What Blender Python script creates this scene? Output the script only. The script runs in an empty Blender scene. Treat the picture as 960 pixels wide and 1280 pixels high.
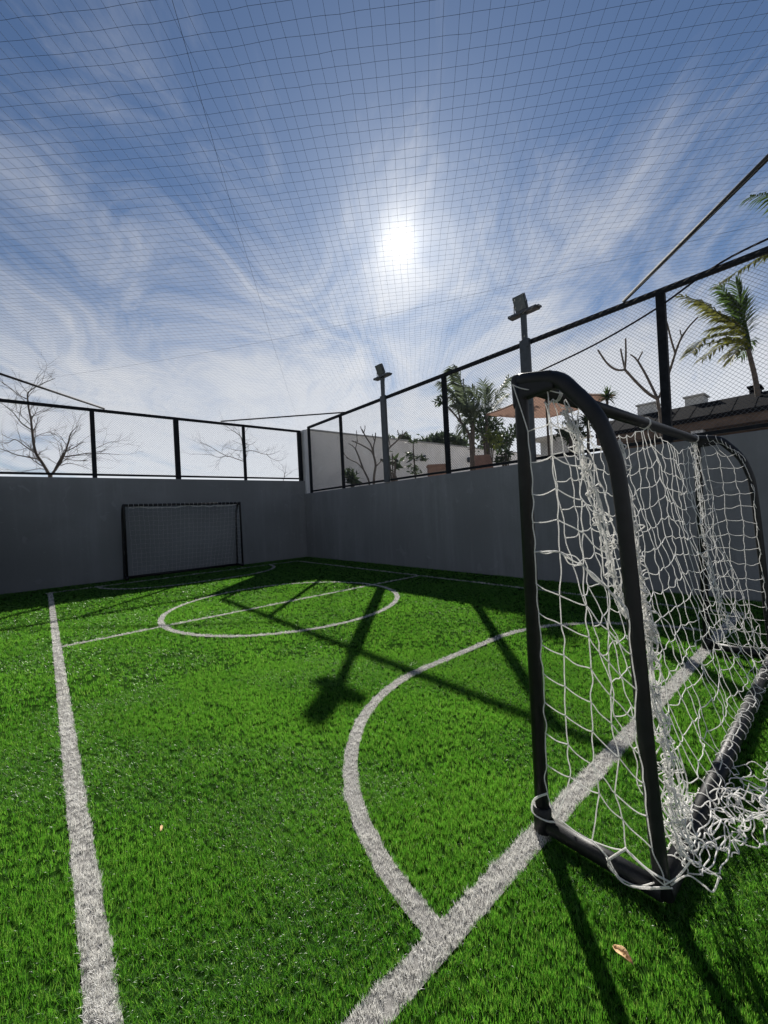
import bpy, bmesh, math, random
import numpy as np
from mathutils import Vector, Matrix, Quaternion

random.seed(7)
rng = np.random.default_rng(7)
sc = bpy.context.scene
col = sc.collection
R3 = math.radians

# ------------------------------------------------------------------ camera
H = 1.43
F = 500.0            # focal length in pixels of a 960 wide picture
ROT = np.array([[0.75911275, 0.03639582, -0.6499409],
                [-0.64900663, -0.0349582, -0.75997916],
                [-0.05038083, 0.99872582, -0.00291609]])
cam_data = bpy.data.cameras.new("camera")
cam_data.sensor_fit = 'HORIZONTAL'
cam_data.sensor_width = 36.0
cam_data.lens = 36.0 * F / 960.0
cam_data.clip_start = 0.02
cam_data.clip_end = 2000
cam = bpy.data.objects.new("camera", cam_data)
col.objects.link(cam)
M4 = Matrix([list(ROT[0]) + [0], list(ROT[1]) + [0], list(ROT[2]) + [H], [0, 0, 0, 1]])
cam.matrix_world = M4
sc.camera = cam

def ray(px, py):
    return ROT @ np.array([(px - 480) / F, -(py - 640) / F, -1.0])
def at_depth(px, py, d):
    v = ray(px, py) * d
    return Vector((v[0], v[1], v[2] + H))
def at_x(px, py, x):
    v = ray(px, py); v = v * (x / v[0]); return Vector((v[0], v[1], v[2] + H))
def at_y(px, py, y):
    v = ray(px, py); v = v * (y / v[1]); return Vector((v[0], v[1], v[2] + H))

# ------------------------------------------------------------------ light and sky
SUN = Vector((0.587, 0.587, 0.558)).normalized()
SUN_EL = math.asin(SUN.z)
SUN_AZ = math.atan2(SUN.x, SUN.y)
ld = bpy.data.lights.new("sun", 'SUN')
ld.energy = 5.0
ld.angle = R3(0.53)
ld.color = (1.0, 0.95, 0.87)
lo = bpy.data.objects.new("sun", ld)
lo.rotation_euler = SUN.to_track_quat('Z', 'Y').to_euler()
lo.location = (10, 10, 12)
col.objects.link(lo)

sc.view_settings.view_transform = 'Standard'
sc.view_settings.look = 'None'
sc.view_settings.gamma = 1.0
sc.view_settings.exposure = 0.90
try:
    sc.view_settings.use_curve_mapping = False
except Exception:
    pass

class NT:
    """small helper for building node trees"""
    def __init__(self, tree):
        self.t = tree; self.n = tree.nodes; self.l = tree.links
    def node(self, typ, **kw):
        nd = self.n.new(typ)
        for k, v in kw.items():
            setattr(nd, k, v)
        return nd
    def _in(self, sock, v):
        if isinstance(v, bpy.types.NodeSocket):
            self.l.new(v, sock)
        else:
            sock.default_value = v
    def math(self, op, a, b=0.0, c=None, clamp=False):
        nd = self.node('ShaderNodeMath', operation=op, use_clamp=clamp)
        self._in(nd.inputs[0], a); self._in(nd.inputs[1], b)
        if c is not None: self._in(nd.inputs[2], c)
        return nd.outputs[0]
    def vmath(self, op, a, b=None):
        nd = self.node('ShaderNodeVectorMath', operation=op)
        self._in(nd.inputs[0], a)
        if b is not None: self._in(nd.inputs[1], b)
        return nd
    def mix(self, fac, a, b, blend='MIX'):
        nd = self.node('ShaderNodeMix', data_type='RGBA', blend_type=blend)
        self._in(nd.inputs[0], fac); self._in(nd.inputs[6], a); self._in(nd.inputs[7], b)
        return nd.outputs[2]
    def noise(self, vec, scale, detail=4, rough=0.55, dist=0.0):
        nd = self.node('ShaderNodeTexNoise')
        self._in(nd.inputs['Vector'], vec)
        nd.inputs['Scale'].default_value = scale; nd.inputs['Detail'].default_value = detail
        nd.inputs['Roughness'].default_value = rough; nd.inputs['Distortion'].default_value = dist
        return nd.outputs[0]
    def ramp(self, v, lo_, hi_, a=0.0, b=1.0, smooth=True):
        nd = self.node('ShaderNodeMapRange', interpolation_type='SMOOTHSTEP' if smooth else 'LINEAR')
        self._in(nd.inputs[0], v)
        nd.inputs[1].default_value = lo_; nd.inputs[2].default_value = hi_
        nd.inputs[3].default_value = a; nd.inputs[4].default_value = b
        return nd.outputs[0]

world = bpy.data.worlds.new("World")
sc.world = world
world.use_nodes = True
world.node_tree.nodes.clear()
w = NT(world.node_tree)
tc = w.node('ShaderNodeTexCoord')
dirv = w.vmath('NORMALIZE', tc.outputs['Generated']).outputs[0]
sky = w.node('ShaderNodeTexSky', sky_type='NISHITA')
sky.sun_disc = False
sky.sun_elevation = SUN_EL
sky.sun_rotation = SUN_AZ
sky.altitude = 100
sky.air_density = 1.0
sky.dust_density = 0.25
sky.ozone_density = 2.0
SKY_STRENGTH = 0.050
skyc = w.mix(1.0, sky.outputs[0], (SKY_STRENGTH * 0.52, SKY_STRENGTH * 0.65, SKY_STRENGTH * 0.78, 1), 'MULTIPLY')
sep = w.node('ShaderNodeSeparateXYZ'); w.l.new(dirv, sep.inputs[0])
zc = w.math('MAXIMUM', sep.outputs[2], 0.0)
zden = w.math('ADD', zc, 0.13)
# flat cloud layer: along-sun axis u, across axis v
u = w.math('DIVIDE', w.math('ADD', w.math('MULTIPLY', sep.outputs[0], 0.66), w.math('MULTIPLY', sep.outputs[1], 0.75)), zden)
v = w.math('DIVIDE', w.math('SUBTRACT', w.math('MULTIPLY', sep.outputs[0], 0.75), w.math('MULTIPLY', sep.outputs[1], 0.66)), zden)
def cvec(us, vs, off):
    cb = w.node('ShaderNodeCombineXYZ')
    w.l.new(w.math('MULTIPLY', u, us), cb.inputs[0]); w.l.new(w.math('MULTIPLY', v, vs), cb.inputs[1])
    cb.inputs[2].default_value = off
    return cb.outputs[0]
warp = w.node('ShaderNodeTexNoise'); w.l.new(cvec(0.5, 0.8, 5.5), warp.inputs['Vector'])
warp.inputs['Scale'].default_value = 0.9; warp.inputs['Detail'].default_value = 3
def wvec(us, vs, off, amt):
    wv = w.vmath('SUBTRACT', warp.outputs['Color'], (0.5, 0.5, 0.5)).outputs[0]
    sc_ = w.node('ShaderNodeVectorMath', operation='SCALE'); w.l.new(wv, sc_.inputs[0]); sc_.inputs[3].default_value = amt
    return w.vmath('ADD', cvec(us, vs, off), sc_.outputs[0]).outputs[0]
n1 = w.noise(wvec(0.85, 1.05, 3.1, 1.8), 1.05, 9, 0.62, 0.9)
n2 = w.noise(wvec(0.95, 1.9, 8.7, 3.4), 1.5, 10, 0.68, 1.2)
n3 = w.noise(cvec(0.30, 0.42, 1.7), 1.0, 3, 0.5, 0.4)
cl = w.math('ADD', w.math('MULTIPLY', n1, 0.60), w.math('MULTIPLY', n2, 0.38))
cl = w.math('ADD', cl, w.math('MULTIPLY', n3, 0.50))
# thin cirrus gets denser to the eye towards the horizon
low = w.ramp(zc, 0.05, 0.80, 0.33, -0.115)
cl = w.math('ADD', cl, low)
nearsun = w.ramp(w.vmath('DOT_PRODUCT', dirv, tuple(SUN)).outputs['Value'], math.cos(R3(42)), math.cos(R3(4)), 0.0, 0.045)
cl = w.math('ADD', cl, nearsun)
cmask = w.ramp(cl, 0.68, 1.04, 0.03, 0.92)
dt = w.vmath('DOT_PRODUCT', dirv, tuple(SUN)).outputs['Value']
ang = w.math('ARCCOSINE', w.math('MINIMUM', dt, 1.0))      # radians from the sun
aur = w.math('EXPONENT', w.math('MULTIPLY', ang, -1.0 / R3(16)))
cb_ = w.math('ADD', w.ramp(zc, 0.02, 0.5, 0.45, 0.315), w.math('MULTIPLY', aur, 0.18))
ccol = w.node('ShaderNodeCombineColor')
w.l.new(w.math('MULTIPLY', cb_, 0.97), ccol.inputs[0]); w.l.new(cb_, ccol.inputs[1]); w.l.new(w.math('MULTIPLY', cb_, 1.06), ccol.inputs[2])
skyc = w.mix(cmask, skyc, ccol.outputs[0])
# sunlight scattered forward by the thin cirrus, and the disc itself
g1 = w.math('MULTIPLY', w.math('EXPONENT', w.math('MULTIPLY', ang, -1.0 / R3(1.3))), 0.55)
g2 = w.math('MULTIPLY', w.math('EXPONENT', w.math('MULTIPLY', ang, -1.0 / R3(5.5))), 0.22)
disc = w.math('MULTIPLY', w.ramp(ang, R3(0.45), R3(1.1), 1.0, 0.0), 12.0)
gl = w.math('ADD', w.math('ADD', g1, g2), disc)
gcol = w.mix(1.0, (1.0, 0.93, 0.78, 1), gl, 'MULTIPLY')
skyc = w.mix(1.0, skyc, gcol, 'ADD')
bg = w.node('ShaderNodeBackground'); bg.inputs[1].default_value = 1.0
w.l.new(skyc, bg.inputs[0])
wo = w.node('ShaderNodeOutputWorld'); w.l.new(bg.outputs[0], wo.inputs[0])

# ------------------------------------------------------------------ materials
def mat(name, color, rough=0.7, metal=0.0, var=0.15, nscale=6.0, bump=0.0, bscale=60.0, spec=0.5, trans=0.0, island=0.0, streak=0.0):
    m = bpy.data.materials.new(name); m.use_nodes = True
    m.node_tree.nodes.clear()
    t = NT(m.node_tree)
    geo = t.node('ShaderNodeNewGeometry'); pos = geo.outputs['Position']
    c = (*color, 1)
    out = t.node('ShaderNodeOutputMaterial')
    p = t.node('ShaderNodeBsdfPrincipled')
    nz = t.noise(pos, nscale, 5, 0.6)
    cc = t.mix(t.ramp(nz, 0.3, 0.7), tuple(x * (1 - var) for x in color) + (1,), tuple(min(1, x * (1 + var)) for x in color) + (1,))
    if streak:
        cx = t.node('ShaderNodeSeparateXYZ'); t.l.new(pos, cx.inputs[0])
        cb = t.node('ShaderNodeCombineXYZ')
        t.l.new(t.math('MULTIPLY', cx.outputs[0], 3.0), cb.inputs[0]); t.l.new(t.math('MULTIPLY', cx.outputs[1], 3.0), cb.inputs[1])
        t.l.new(t.math('MULTIPLY', cx.outputs[2], 0.25), cb.inputs[2])
        sn = t.noise(cb.outputs[0], 1.3, 6, 0.65)
        cc = t.mix(t.ramp(sn, 0.45, 0.75, 0, streak), cc, tuple(min(1, x * 1.6 + 0.01) for x in color) + (1,))
        sc1 = t.noise(pos, 3.3, 2, 0.4, 1.5)
        cc = t.mix(t.ramp(sc1, 0.66, 0.72, 0, 0.35), cc, tuple(min(1, x * 1.35 + 0.02) for x in color) + (1,))
        sn2 = t.noise(pos, 0.8, 4, 0.6)
        cc = t.mix(t.ramp(sn2, 0.4, 0.7, 0, 0.5), cc, tuple(x * 0.72 for x in color) + (1,))
    if island:
        rn = geo.outputs['Random Per Island']
        cc = t.mix(t.math('MULTIPLY', rn, island), cc, tuple(x * 0.45 for x in color) + (1,))
    t.l.new(cc, p.inputs['Base Color'])
    p.inputs['Roughness'].default_value = rough; p.inputs['Metallic'].default_value = metal
    p.inputs['Specular IOR Level'].default_value = spec
    if bump:
        b = t.node('ShaderNodeBump'); b.inputs['Strength'].default_value = bump; b.inputs['Distance'].default_value = 0.01
        t.l.new(t.noise(pos, bscale, 6, 0.65), b.inputs['Height']); t.l.new(b.outputs[0], p.inputs['Normal'])
    if trans:
        tr = t.node('ShaderNodeBsdfTranslucent')
        t.l.new(cc, tr.inputs[0])
        ms = t.node('ShaderNodeMixShader'); ms.inputs[0].default_value = trans
        t.l.new(p.outputs[0], ms.inputs[1]); t.l.new(tr.outputs[0], ms.inputs[2])
        t.l.new(ms.outputs[0], out.inputs[0])
    else:
        t.l.new(p.outputs[0], out.inputs[0])
    return m

def fibre_mat(name, c0, c1, c2, tcol, trans, rough, spec):
    """turf fibre: base colour by position noise and by blade, thin so that it lets light through"""
    m = bpy.data.materials.new(name); m.use_nodes = True; m.node_tree.nodes.clear()
    t = NT(m.node_tree)
    geo = t.node('ShaderNodeNewGeometry'); pos = geo.outputs['Position']
    rn = geo.outputs['Random Per Island']
    big = t.noise(pos, 1.3, 4, 0.6, 0.3); mid = t.noise(pos, 42.0, 3, 0.6)
    f = t.math('ADD', t.math('MULTIPLY', big, 0.6), t.math('MULTIPLY', mid, 0.4))
    a = t.mix(t.ramp(f, 0.35, 0.65), (*c0, 1), (*c1, 1))
    a = t.mix(t.ramp(rn, 0.62, 1.0, 0.0, 0.8, False), a, (*c2, 1))
    p = t.node('ShaderNodeBsdfPrincipled')
    t.l.new(a, p.inputs['Base Color']); p.inputs['Roughness'].default_value = rough
    p.inputs['Specular IOR Level'].default_value = spec
    tr = t.node('ShaderNodeBsdfTranslucent')
    t.l.new(t.mix(1.0, a, (*tcol, 1), 'MULTIPLY'), tr.inputs[0])
    ms = t.node('ShaderNodeMixShader'); ms.inputs[0].default_value = trans
    t.l.new(p.outputs[0], ms.inputs[1]); t.l.new(tr.outputs[0], ms.inputs[2])
    out = t.node('ShaderNodeOutputMaterial'); t.l.new(ms.outputs[0], out.inputs[0])
    return m

M = {}
M['turf_base'] = mat('turf backing', (0.014, 0.040, 0.006), 1.0, 0, 0.4, 60, 0.0, 300, 0.0)
M['turf'] = fibre_mat('green turf fibre', (0.038, 0.145, 0.018), (0.068, 0.210, 0.030), (0.16, 0.28, 0.09), (1.75, 1.65, 0.8), 0.58, 0.33, 0.75)
M['line'] = fibre_mat('white turf fibre', (0.80, 0.80, 0.78), (0.86, 0.86, 0.85), (0.42, 0.41, 0.39), (1, 0.98, 0.94), 0.30, 0.45, 0.5)
M['line_base'] = mat('white turf backing', (0.20, 0.195, 0.185), 0.95, 0, 0.3, 60, 0.4, 300, 0.2)
M['wall'] = mat('graphite plaster', (0.185, 0.194, 0.206), 0.88, 0, 0.10, 1.6, 0.35, 45, 0.25, streak=0.30)
M['house_wall'] = mat('pale render', (0.80, 0.77, 0.73), 0.9, 0, 0.06, 1.2, 0.2, 60, 0.25, streak=0.25)
M['pier'] = mat('pale grey render', (0.55, 0.56, 0.58), 0.85, 0, 0.06, 2, 0.2, 60, 0.25)
M['black_metal'] = mat('black painted steel', (0.012, 0.014, 0.018), 0.75, 0.0, 0.3, 12, 0.05, 200, 0.12)
M['grey_metal'] = mat('dark grey painted steel', (0.035, 0.045, 0.055), 0.5, 0.0, 0.2, 8, 0.05, 200, 0.5)
M['galv'] = mat('galvanised tube', (0.045, 0.047, 0.05), 0.8, 0.0, 0.15, 8, 0.05, 200, 0.15)
M['goal'] = mat('black goal tube', (0.007, 0.008, 0.010), 0.50, 0.0, 0.3, 20, 0.12, 160, 0.35)
M['wire'] = mat('fence wire', (0.06, 0.07, 0.08), 0.5, 0.0, 0.2, 5, 0, 60, 0.5)
M['net_black'] = mat('black net twine', (0.03, 0.035, 0.045), 0.7, 0, 0.2, 5, 0, 60, 0.3)
M['net_white'] = mat('white goal net cord', (0.88, 0.875, 0.86), 0.75, 0, 0.05, 40, 0.3, 900, 0.3, trans=0.5)
M['bark'] = mat('grey bark', (0.085, 0.07, 0.06), 0.9, 0, 0.3, 14, 0.5, 60, 0.2)
M['bark_pale'] = mat('frangipani bark', (0.12, 0.10, 0.085), 0.85, 0, 0.3, 10, 0.4, 40, 0.2)
M['palm'] = mat('palm leaflet', (0.055, 0.095, 0.022), 0.6, 0, 0.3, 3, 0, 60, 0.2, trans=0.5, island=0.5)
M['palm_gold'] = mat('yellow green palm leaflet', (0.20, 0.21, 0.03), 0.6, 0, 0.3, 3, 0, 60, 0.2, trans=0.55, island=0.5)
M['leaf'] = mat('shrub leaf', (0.045, 0.070, 0.030), 0.6, 0, 0.35, 4, 0, 60, 0.2, trans=0.35, island=0.7)
M['leaf_light'] = mat('light shrub leaf', (0.14, 0.18, 0.03), 0.5, 0, 0.35, 4, 0, 60, 0.5, trans=0.45, island=0.6)
M['leaf_far'] = mat('far tree leaf', (0.06, 0.085, 0.05), 0.6, 0, 0.3, 1, 0, 60, 0.4, trans=0.4, island=0.6)
M['canvas'] = mat('terracotta canvas', (0.25, 0.16, 0.125), 0.85, 0, 0.08, 6, 0.1, 200, 0.2, trans=0.35)
M['canvas_tan'] = mat('tan canvas', (0.40, 0.29, 0.17), 0.85, 0, 0.08, 6, 0.1, 200, 0.2, trans=0.3)
M['terracotta'] = mat('terracotta clay', (0.24, 0.15, 0.115), 0.85, 0, 0.15, 9, 0.3, 60, 0.2)
M['roof'] = mat('charcoal roof sheet', (0.010, 0.0105, 0.013), 1.0, 0, 0.2, 3, 0.15, 50, 0.03)
M['tan_wall'] = mat('tan brick wall', (0.11, 0.08, 0.065), 0.85, 0, 0.2, 5, 0.3, 50, 0.3)
M['white_box'] = mat('weathered white paint', (0.60, 0.60, 0.58), 0.7, 0, 0.12, 4, 0.1, 60, 0.3)
M['glass'] = mat('floodlight glass', (0.10, 0.12, 0.13), 0.12, 0.0, 0.1, 5, 0, 60, 0.6)
M['soil'] = mat('garden ground', (0.12, 0.11, 0.07), 0.95, 0, 0.35, 3, 0.4, 30, 0.2)
M['bounce_ground'] = mat('pale light bouncing ground', (0.46, 0.43, 0.39), 0.9, 0, 0.15, 3, 0.3, 30, 0.2)  # unseen garden ground, made pale to bounce light onto the house wall
M['palm_grey'] = mat('grey green palm leaflet', (0.115, 0.145, 0.085), 0.6, 0, 0.25, 3, 0, 60, 0.2, trans=0.5, island=0.5)
M['palm_mid'] = mat('olive palm leaflet', (0.12, 0.125, 0.03), 0.6, 0, 0.3, 3, 0, 60, 0.2, trans=0.5, island=0.6)
M['dead_leaf'] = mat('dry leaf', (0.62, 0.42, 0.22), 0.75, 0, 0.35, 90, 0.3, 200, 0.3, trans=0.2)
M['concrete'] = mat('coping', (0.35, 0.35, 0.34), 0.9, 0, 0.2, 8, 0.3, 80, 0.2)

# ------------------------------------------------------------------ mesh helpers
class MB:
    def __init__(self):
        self.v = []; self.f = []; self.smooth = []
    def box(self, lo_, hi_, rot=None, piv=None):
        x0, y0, z0 = lo_; x1, y1, z1 = hi_
        b = len(self.v)
        pts = [(x0,y0,z0),(x1,y0,z0),(x1,y1,z0),(x0,y1,z0),(x0,y0,z1),(x1,y0,z1),(x1,y1,z1),(x0,y1,z1)]
        if rot is not None:
            piv = Vector(piv)
            pts = [tuple(rot @ (Vector(p) - piv) + piv) for p in pts]
        self.v += pts
        for q in [(0,3,2,1),(4,5,6,7),(0,1,5,4),(1,2,6,5),(2,3,7,6),(3,0,4,7)]:
            self.f.append(tuple(b + i for i in q)); self.smooth.append(False)
        return self
    def tube(self, pts, r, n=8, cap=True):
        pts = [Vector(p) for p in pts]
        k = len(pts)
        rs = r if isinstance(r, (list, tuple)) else [r] * k
        b = len(self.v)
        t0 = (pts[1] - pts[0]).normalized()
        up = Vector((0, 0, 1)) if abs(t0.z) < 0.9 else Vector((1, 0, 0))
        nrm = (up - t0 * up.dot(t0)).normalized()
        for i in range(k):
            if i == 0: t = pts[1] - pts[0]
            elif i == k - 1: t = pts[-1] - pts[-2]
            else: t = pts[i + 1] - pts[i - 1]
            if t.length < 1e-9: t = t0
            t = t.normalized()
            nn = nrm - t * nrm.dot(t)
            if nn.length > 1e-5: nrm = nn.normalized()
            bn = t.cross(nrm)
            for j in range(n):
                a = 2 * math.pi * j / n
                self.v.append(tuple(pts[i] + (nrm * math.cos(a) + bn * math.sin(a)) * rs[i]))
        for i in range(k - 1):
            for j in range(n):
                j2 = (j + 1) % n
                self.f.append((b + i*n + j, b + i*n + j2, b + (i+1)*n + j2, b + (i+1)*n + j)); self.smooth.append(n > 4)
        if cap:
            self.f.append(tuple(b + j for j in reversed(range(n)))); self.smooth.append(False)
            self.f.append(tuple(b + (k-1)*n + j for j in range(n))); self.smooth.append(False)
        return self
    def knot(self, p, r):
        b = len(self.v); x, y, z = p
        self.v += [(x+r,y,z),(x-r,y,z),(x,y+r,z),(x,y-r,z),(x,y,z+r),(x,y,z-r)]
        for q in [(0,2,4),(2,1,4),(1,3,4),(3,0,4),(2,0,5),(1,2,5),(3,1,5),(0,3,5)]:
            self.f.append(tuple(b + i for i in q)); self.smooth.append(True)
        return self
    def poly(self, pts, smooth=False):
        b = len(self.v); self.v += [tuple(p) for p in pts]
        self.f.append(tuple(range(b, b + len(pts)))); self.smooth.append(smooth)
        return self
    def build(self, name, m, parent=None, bevel=0.0):
        me = bpy.data.meshes.new(name)
        me.from_pydata(self.v, [], self.f)
        me.polygons.foreach_set('use_smooth', self.smooth)
        me.materials.append(m); me.update()
        o = bpy.data.objects.new(name, me); col.objects.link(o)
        if parent is not None:
            o.parent = parent
            o.matrix_parent_inverse = parent_matrix(parent).inverted()
        if bevel:
            md = o.modifiers.new('bevel', 'BEVEL'); md.width = bevel; md.segments = 2; md.limit_method = 'ANGLE'
        return o

def parent_matrix(o):
    mm = Matrix.LocRotScale(o.location, o.rotation_euler, o.scale)
    if o.parent is not None:
        mm = parent_matrix(o.parent) @ o.matrix_parent_inverse @ mm
    return mm
def thing(name, loc, label, cat, group=None):
    o = bpy.data.objects.new(name, None); col.objects.link(o)
    o.location = loc; o.empty_display_size = 0.2
    return tag(o, label, cat, group)
def tag(o, label, cat, group=None):
    o['label'] = label; o['category'] = cat
    if group: o['group'] = group
    return o
def structure(o):
    o['kind'] = 'structure'; return o
def stuff(o):
    o['kind'] = 'stuff'; return o
def copy_tree(o, parent=None):
    c = o.copy(); col.objects.link(c)
    if parent is not None: c.parent = parent
    for ch in list(o.children): copy_tree(ch, c)
    return c
def smooth_path(pts, sub=6):
    pts = [Vector(p) for p in pts]
    out = []
    for i in range(len(pts) - 1):
        p0 = pts[max(i-1, 0)]; p1 = pts[i]; p2 = pts[i+1]; p3 = pts[min(i+2, len(pts)-1)]
        for s in range(sub):
            t = s / sub
            out.append(0.5 * ((2*p1) + (p2-p0)*t + (2*p0-5*p1+4*p2-p3)*t*t + (3*p1-p0-3*p2+p3)*t*t*t))
    out.append(pts[-1])
    return out

# ------------------------------------------------------------------ ground and pitch
Z0 = -0.018                                   # turf backing; fibre tips end near z = 0.01
X_L, X_R, Y_N, Y_F = -1.35, 7.30, -0.75, 12.95
mb = MB(); mb.poly([(-900,-900,-0.35),(900,-900,-0.35),(900,900,-0.35),(-900,900,-0.35)])
structure(mb.build('ground', M['soil']))
mb = MB(); mb.poly([(X_L-.2,Y_N-.2,Z0),(X_R+.1,Y_N-.2,Z0),(X_R+.1,Y_F+.1,Z0),(X_L-.2,Y_F+.1,Z0)])
structure(mb.build('turf_ground', M['turf_base']))
mb = MB(); mb.box((7.46,-40,-0.34),(70,12.98,2.0))
structure(mb.build('garden_ground', M['bounce_ground']))
mb = MB(); mb.box((-60,13.11,-0.34),(7.40,80,1.6))
structure(mb.build('hillside_ground', M['soil']))

LW = 0.082
SX0, SX1, GY0, GY1, HY = 0.085, 6.40, 0.945, 12.0, 6.37
CX = 3.18
def seg(a, b): return np.array([a, b], float)
def arcpts(cx, cy, r, a0, a1, n=40):
    a = np.radians(np.linspace(a0, a1, n)); return np.stack([cx + r*np.cos(a), cy + r*np.sin(a)], 1)
def dee(yg, sgn):
    A = arcpts(CX - 0.55, yg, 1.655, 180, 90, 30); B = arcpts(CX + 0.55, yg, 1.655, 90, 0, 30)
    P = np.concatenate([A, B]); P[:,1] = yg + sgn * (P[:,1] - yg); return P
LINES = [
    ('sideline', seg((SX0, GY0), (SX0, GY1)), 'left', LW + 0.004),
    ('sideline', seg((SX1, GY0), (SX1, GY1)), 'right', LW - 0.01),
    ('goal_line', seg((SX0 - LW/2, GY0), (SX1 + LW/2, GY0)), 'near', LW + 0.012),
    ('goal_line', seg((SX0 - LW/2, GY1), (SX1 + LW/2, GY1)), 'far', LW),
    ('halfway_line', seg((SX0 + LW/2, HY), (SX1 - LW/2, HY)), 'half', LW),
    ('centre_circle', arcpts(3.15, HY, 1.90, 0, 360, 72), 'circle', LW),
    ('penalty_arc', dee(GY0, 1), 'near arc', LW),
    ('penalty_arc', dee(GY1, -1), 'far arc', LW),
]
def dist_poly(P, poly):
    d = np.full(len(P), 1e9)
    for a, b in zip(poly[:-1], poly[1:]):
        ab = b - a; L2 = max(ab @ ab, 1e-12)
        t = np.clip(((P - a) @ ab) / L2, 0, 1)
        q = P - (a + t[:, None] * ab)
        np.minimum(d, np.sqrt((q*q).sum(1)), out=d)
    return d
# lookup grid: which cells are white
def line_mask(P):
    m = np.zeros(len(P), int) - 1
    wob = 0.004 * np.sin(P[:,0]*31 + P[:,1]*17) + 0.003*np.sin(P[:,0]*83 - P[:,1]*71)
    for i, (_, poly, _, lw) in enumerate(LINES):
        lo_ = poly.min(0) - 0.12; hi_ = poly.max(0) + 0.12
        sel = np.where((P[:,0] > lo_[0]) & (P[:,0] < hi_[0]) & (P[:,1] > lo_[1]) & (P[:,1] < hi_[1]) & (m < 0))[0]
        if len(sel) == 0: continue
        d = dist_poly(P[sel], poly)
        m[sel[d < lw/2 + wob[sel]]] = i
    return m

def blades_mesh(name, P, T, off, L, Wd, seg_n, m, lean=0.50):
    """real turf fibres as tapered strips, built in numpy"""
    n = len(P)
    ang = rng.uniform(0, 2*np.pi, n)
    # the fibres of a tuft splay outwards and lean with their tuft; tufts lie down in patches
    patch = 0.5 + 0.5*np.sin(P[:,0]*3.1 + 1.7*np.sin(P[:,1]*2.3) + 0.9*np.sin(P[:,0]*6.7 + P[:,1]*4.9))
    ta = T*6.2832; tl = 0.25 + 0.75*((T*7.13) % 1.0)
    mag = np.hypot(off[:,0], off[:,1]) + 1e-6
    vx = 0.75*off[:,0]/mag + 0.9*np.cos(ta)*tl + rng.normal(0, 0.45, n) - 0.35*patch
    vy = 0.75*off[:,1]/mag + 0.9*np.sin(ta)*tl + rng.normal(0, 0.45, n) + 0.25*patch
    la = np.arctan2(vy, vx)
    ln = np.clip(np.abs(rng.normal(lean*(0.55 + 0.95*patch), 0.30, n)), 0.05, 1.3)
    L = L*(0.78 + 0.40*((T*3.77) % 1.0))
    side = np.stack([np.cos(ang), np.sin(ang), np.zeros(n)], 1)
    ldir = np.stack([np.cos(la), np.sin(la), np.zeros(n)], 1)
    k = seg_n
    nv = 2*k + 1
    V = np.zeros((n, nv, 3))
    root = np.concatenate([P, np.full((n,1), Z0)], 1)
    curve = rng.uniform(0.5, 1.5, n)
    for i in range(k + 1):
        t = i / k
        th = ln * (0.35 + 0.65*t*curve)          # bends over towards the tip
        c = root + ldir * (L * t * np.sin(th))[:,None] + np.array([0,0,1.0]) * (L * t * np.cos(th))[:,None]
        wd = Wd * (1.0 - 0.55*t)
        if i < k:
            V[:, 2*i] = c - side * wd[:,None]/2; V[:, 2*i+1] = c + side * wd[:,None]/2
        else:
            V[:, 2*k] = c
    base = (np.arange(n) * nv)[:,None]
    faces = []; sizes = []
    loops = []
    for i in range(k - 1):
        loops.append(base + np.array([2*i, 2*i+1, 2*i+3, 2*i+2])); sizes.append(4)
    loops.append(base + np.array([2*k-2, 2*k-1, 2*k])); sizes.append(3)
    li = np.concatenate([l.reshape(-1) for l in loops]).astype(np.int32)
    tot = np.concatenate([np.full(n, s, np.int32) for s in sizes])
    start = np.concatenate([[0], np.cumsum(tot)[:-1]]).astype(np.int32)
    me = bpy.data.meshes.new(name)
    me.vertices.add(n*nv); me.vertices.foreach_set('co', V.reshape(-1).astype(np.float32))
    me.loops.add(len(li)); me.loops.foreach_set('vertex_index', li)
    me.polygons.add(len(tot)); me.polygons.foreach_set('loop_start', start)
    try: me.polygons.foreach_set('loop_total', tot)
    except Exception: pass
    me.update(calc_edges=True); me.validate()
    me.materials.append(m)
    o = bpy.data.objects.new(name, me); col.objects.link(o)
    return o

TUFT = 8
def scatter(density_bands):
    """fibres stitched in tufts: returns root points and one random number per tuft"""
    out = []
    for (r0, r1, dens_in, dens_out) in density_bands:
        x0, x1 = max(X_L, -r1), min(X_R, r1); y0, y1 = max(Y_N, -r1), min(Y_F, r1)
        n = int((x1-x0)*(y1-y0)*dens_in/TUFT)
        P = np.stack([rng.uniform(x0, x1, n), rng.uniform(y0, y1, n)], 1)
        r = np.hypot(P[:,0], P[:,1]); az = np.degrees(np.arctan2(P[:,0], P[:,1])) - 40.5
        inside = (np.abs(az) < 56)
        keep = (r >= r0) & (r < r1) & (inside | (rng.random(n) < dens_out/dens_in))
        P = P[keep]; T = rng.random(len(P))
        T = np.repeat(T, TUFT); P = np.repeat(P, TUFT, 0)
        off = rng.normal(0, 0.0046 if r1 < 5 else 0.009, P.shape)
        P = P + off
        P[:,0] = np.clip(P[:,0], X_L, X_R - 0.005); P[:,1] = np.clip(P[:,1], Y_N, Y_F - 0.005)
        out.append((P, T, off))
    return out
BANDS = [(0.0, 2.2, 58000, 9000), (2.2, 4.2, 30000, 5000), (4.2, 8.0, 7500, 2500), (8.0, 17.0, 3600, 1500)]
SIZES = [(0.025, 0.0016, 3), (0.027, 0.0020, 2), (0.031, 0.0034, 2), (0.031, 0.0054, 1)]
pts = scatter(BANDS)
white_pts = [[] for _ in LINES]
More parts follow.
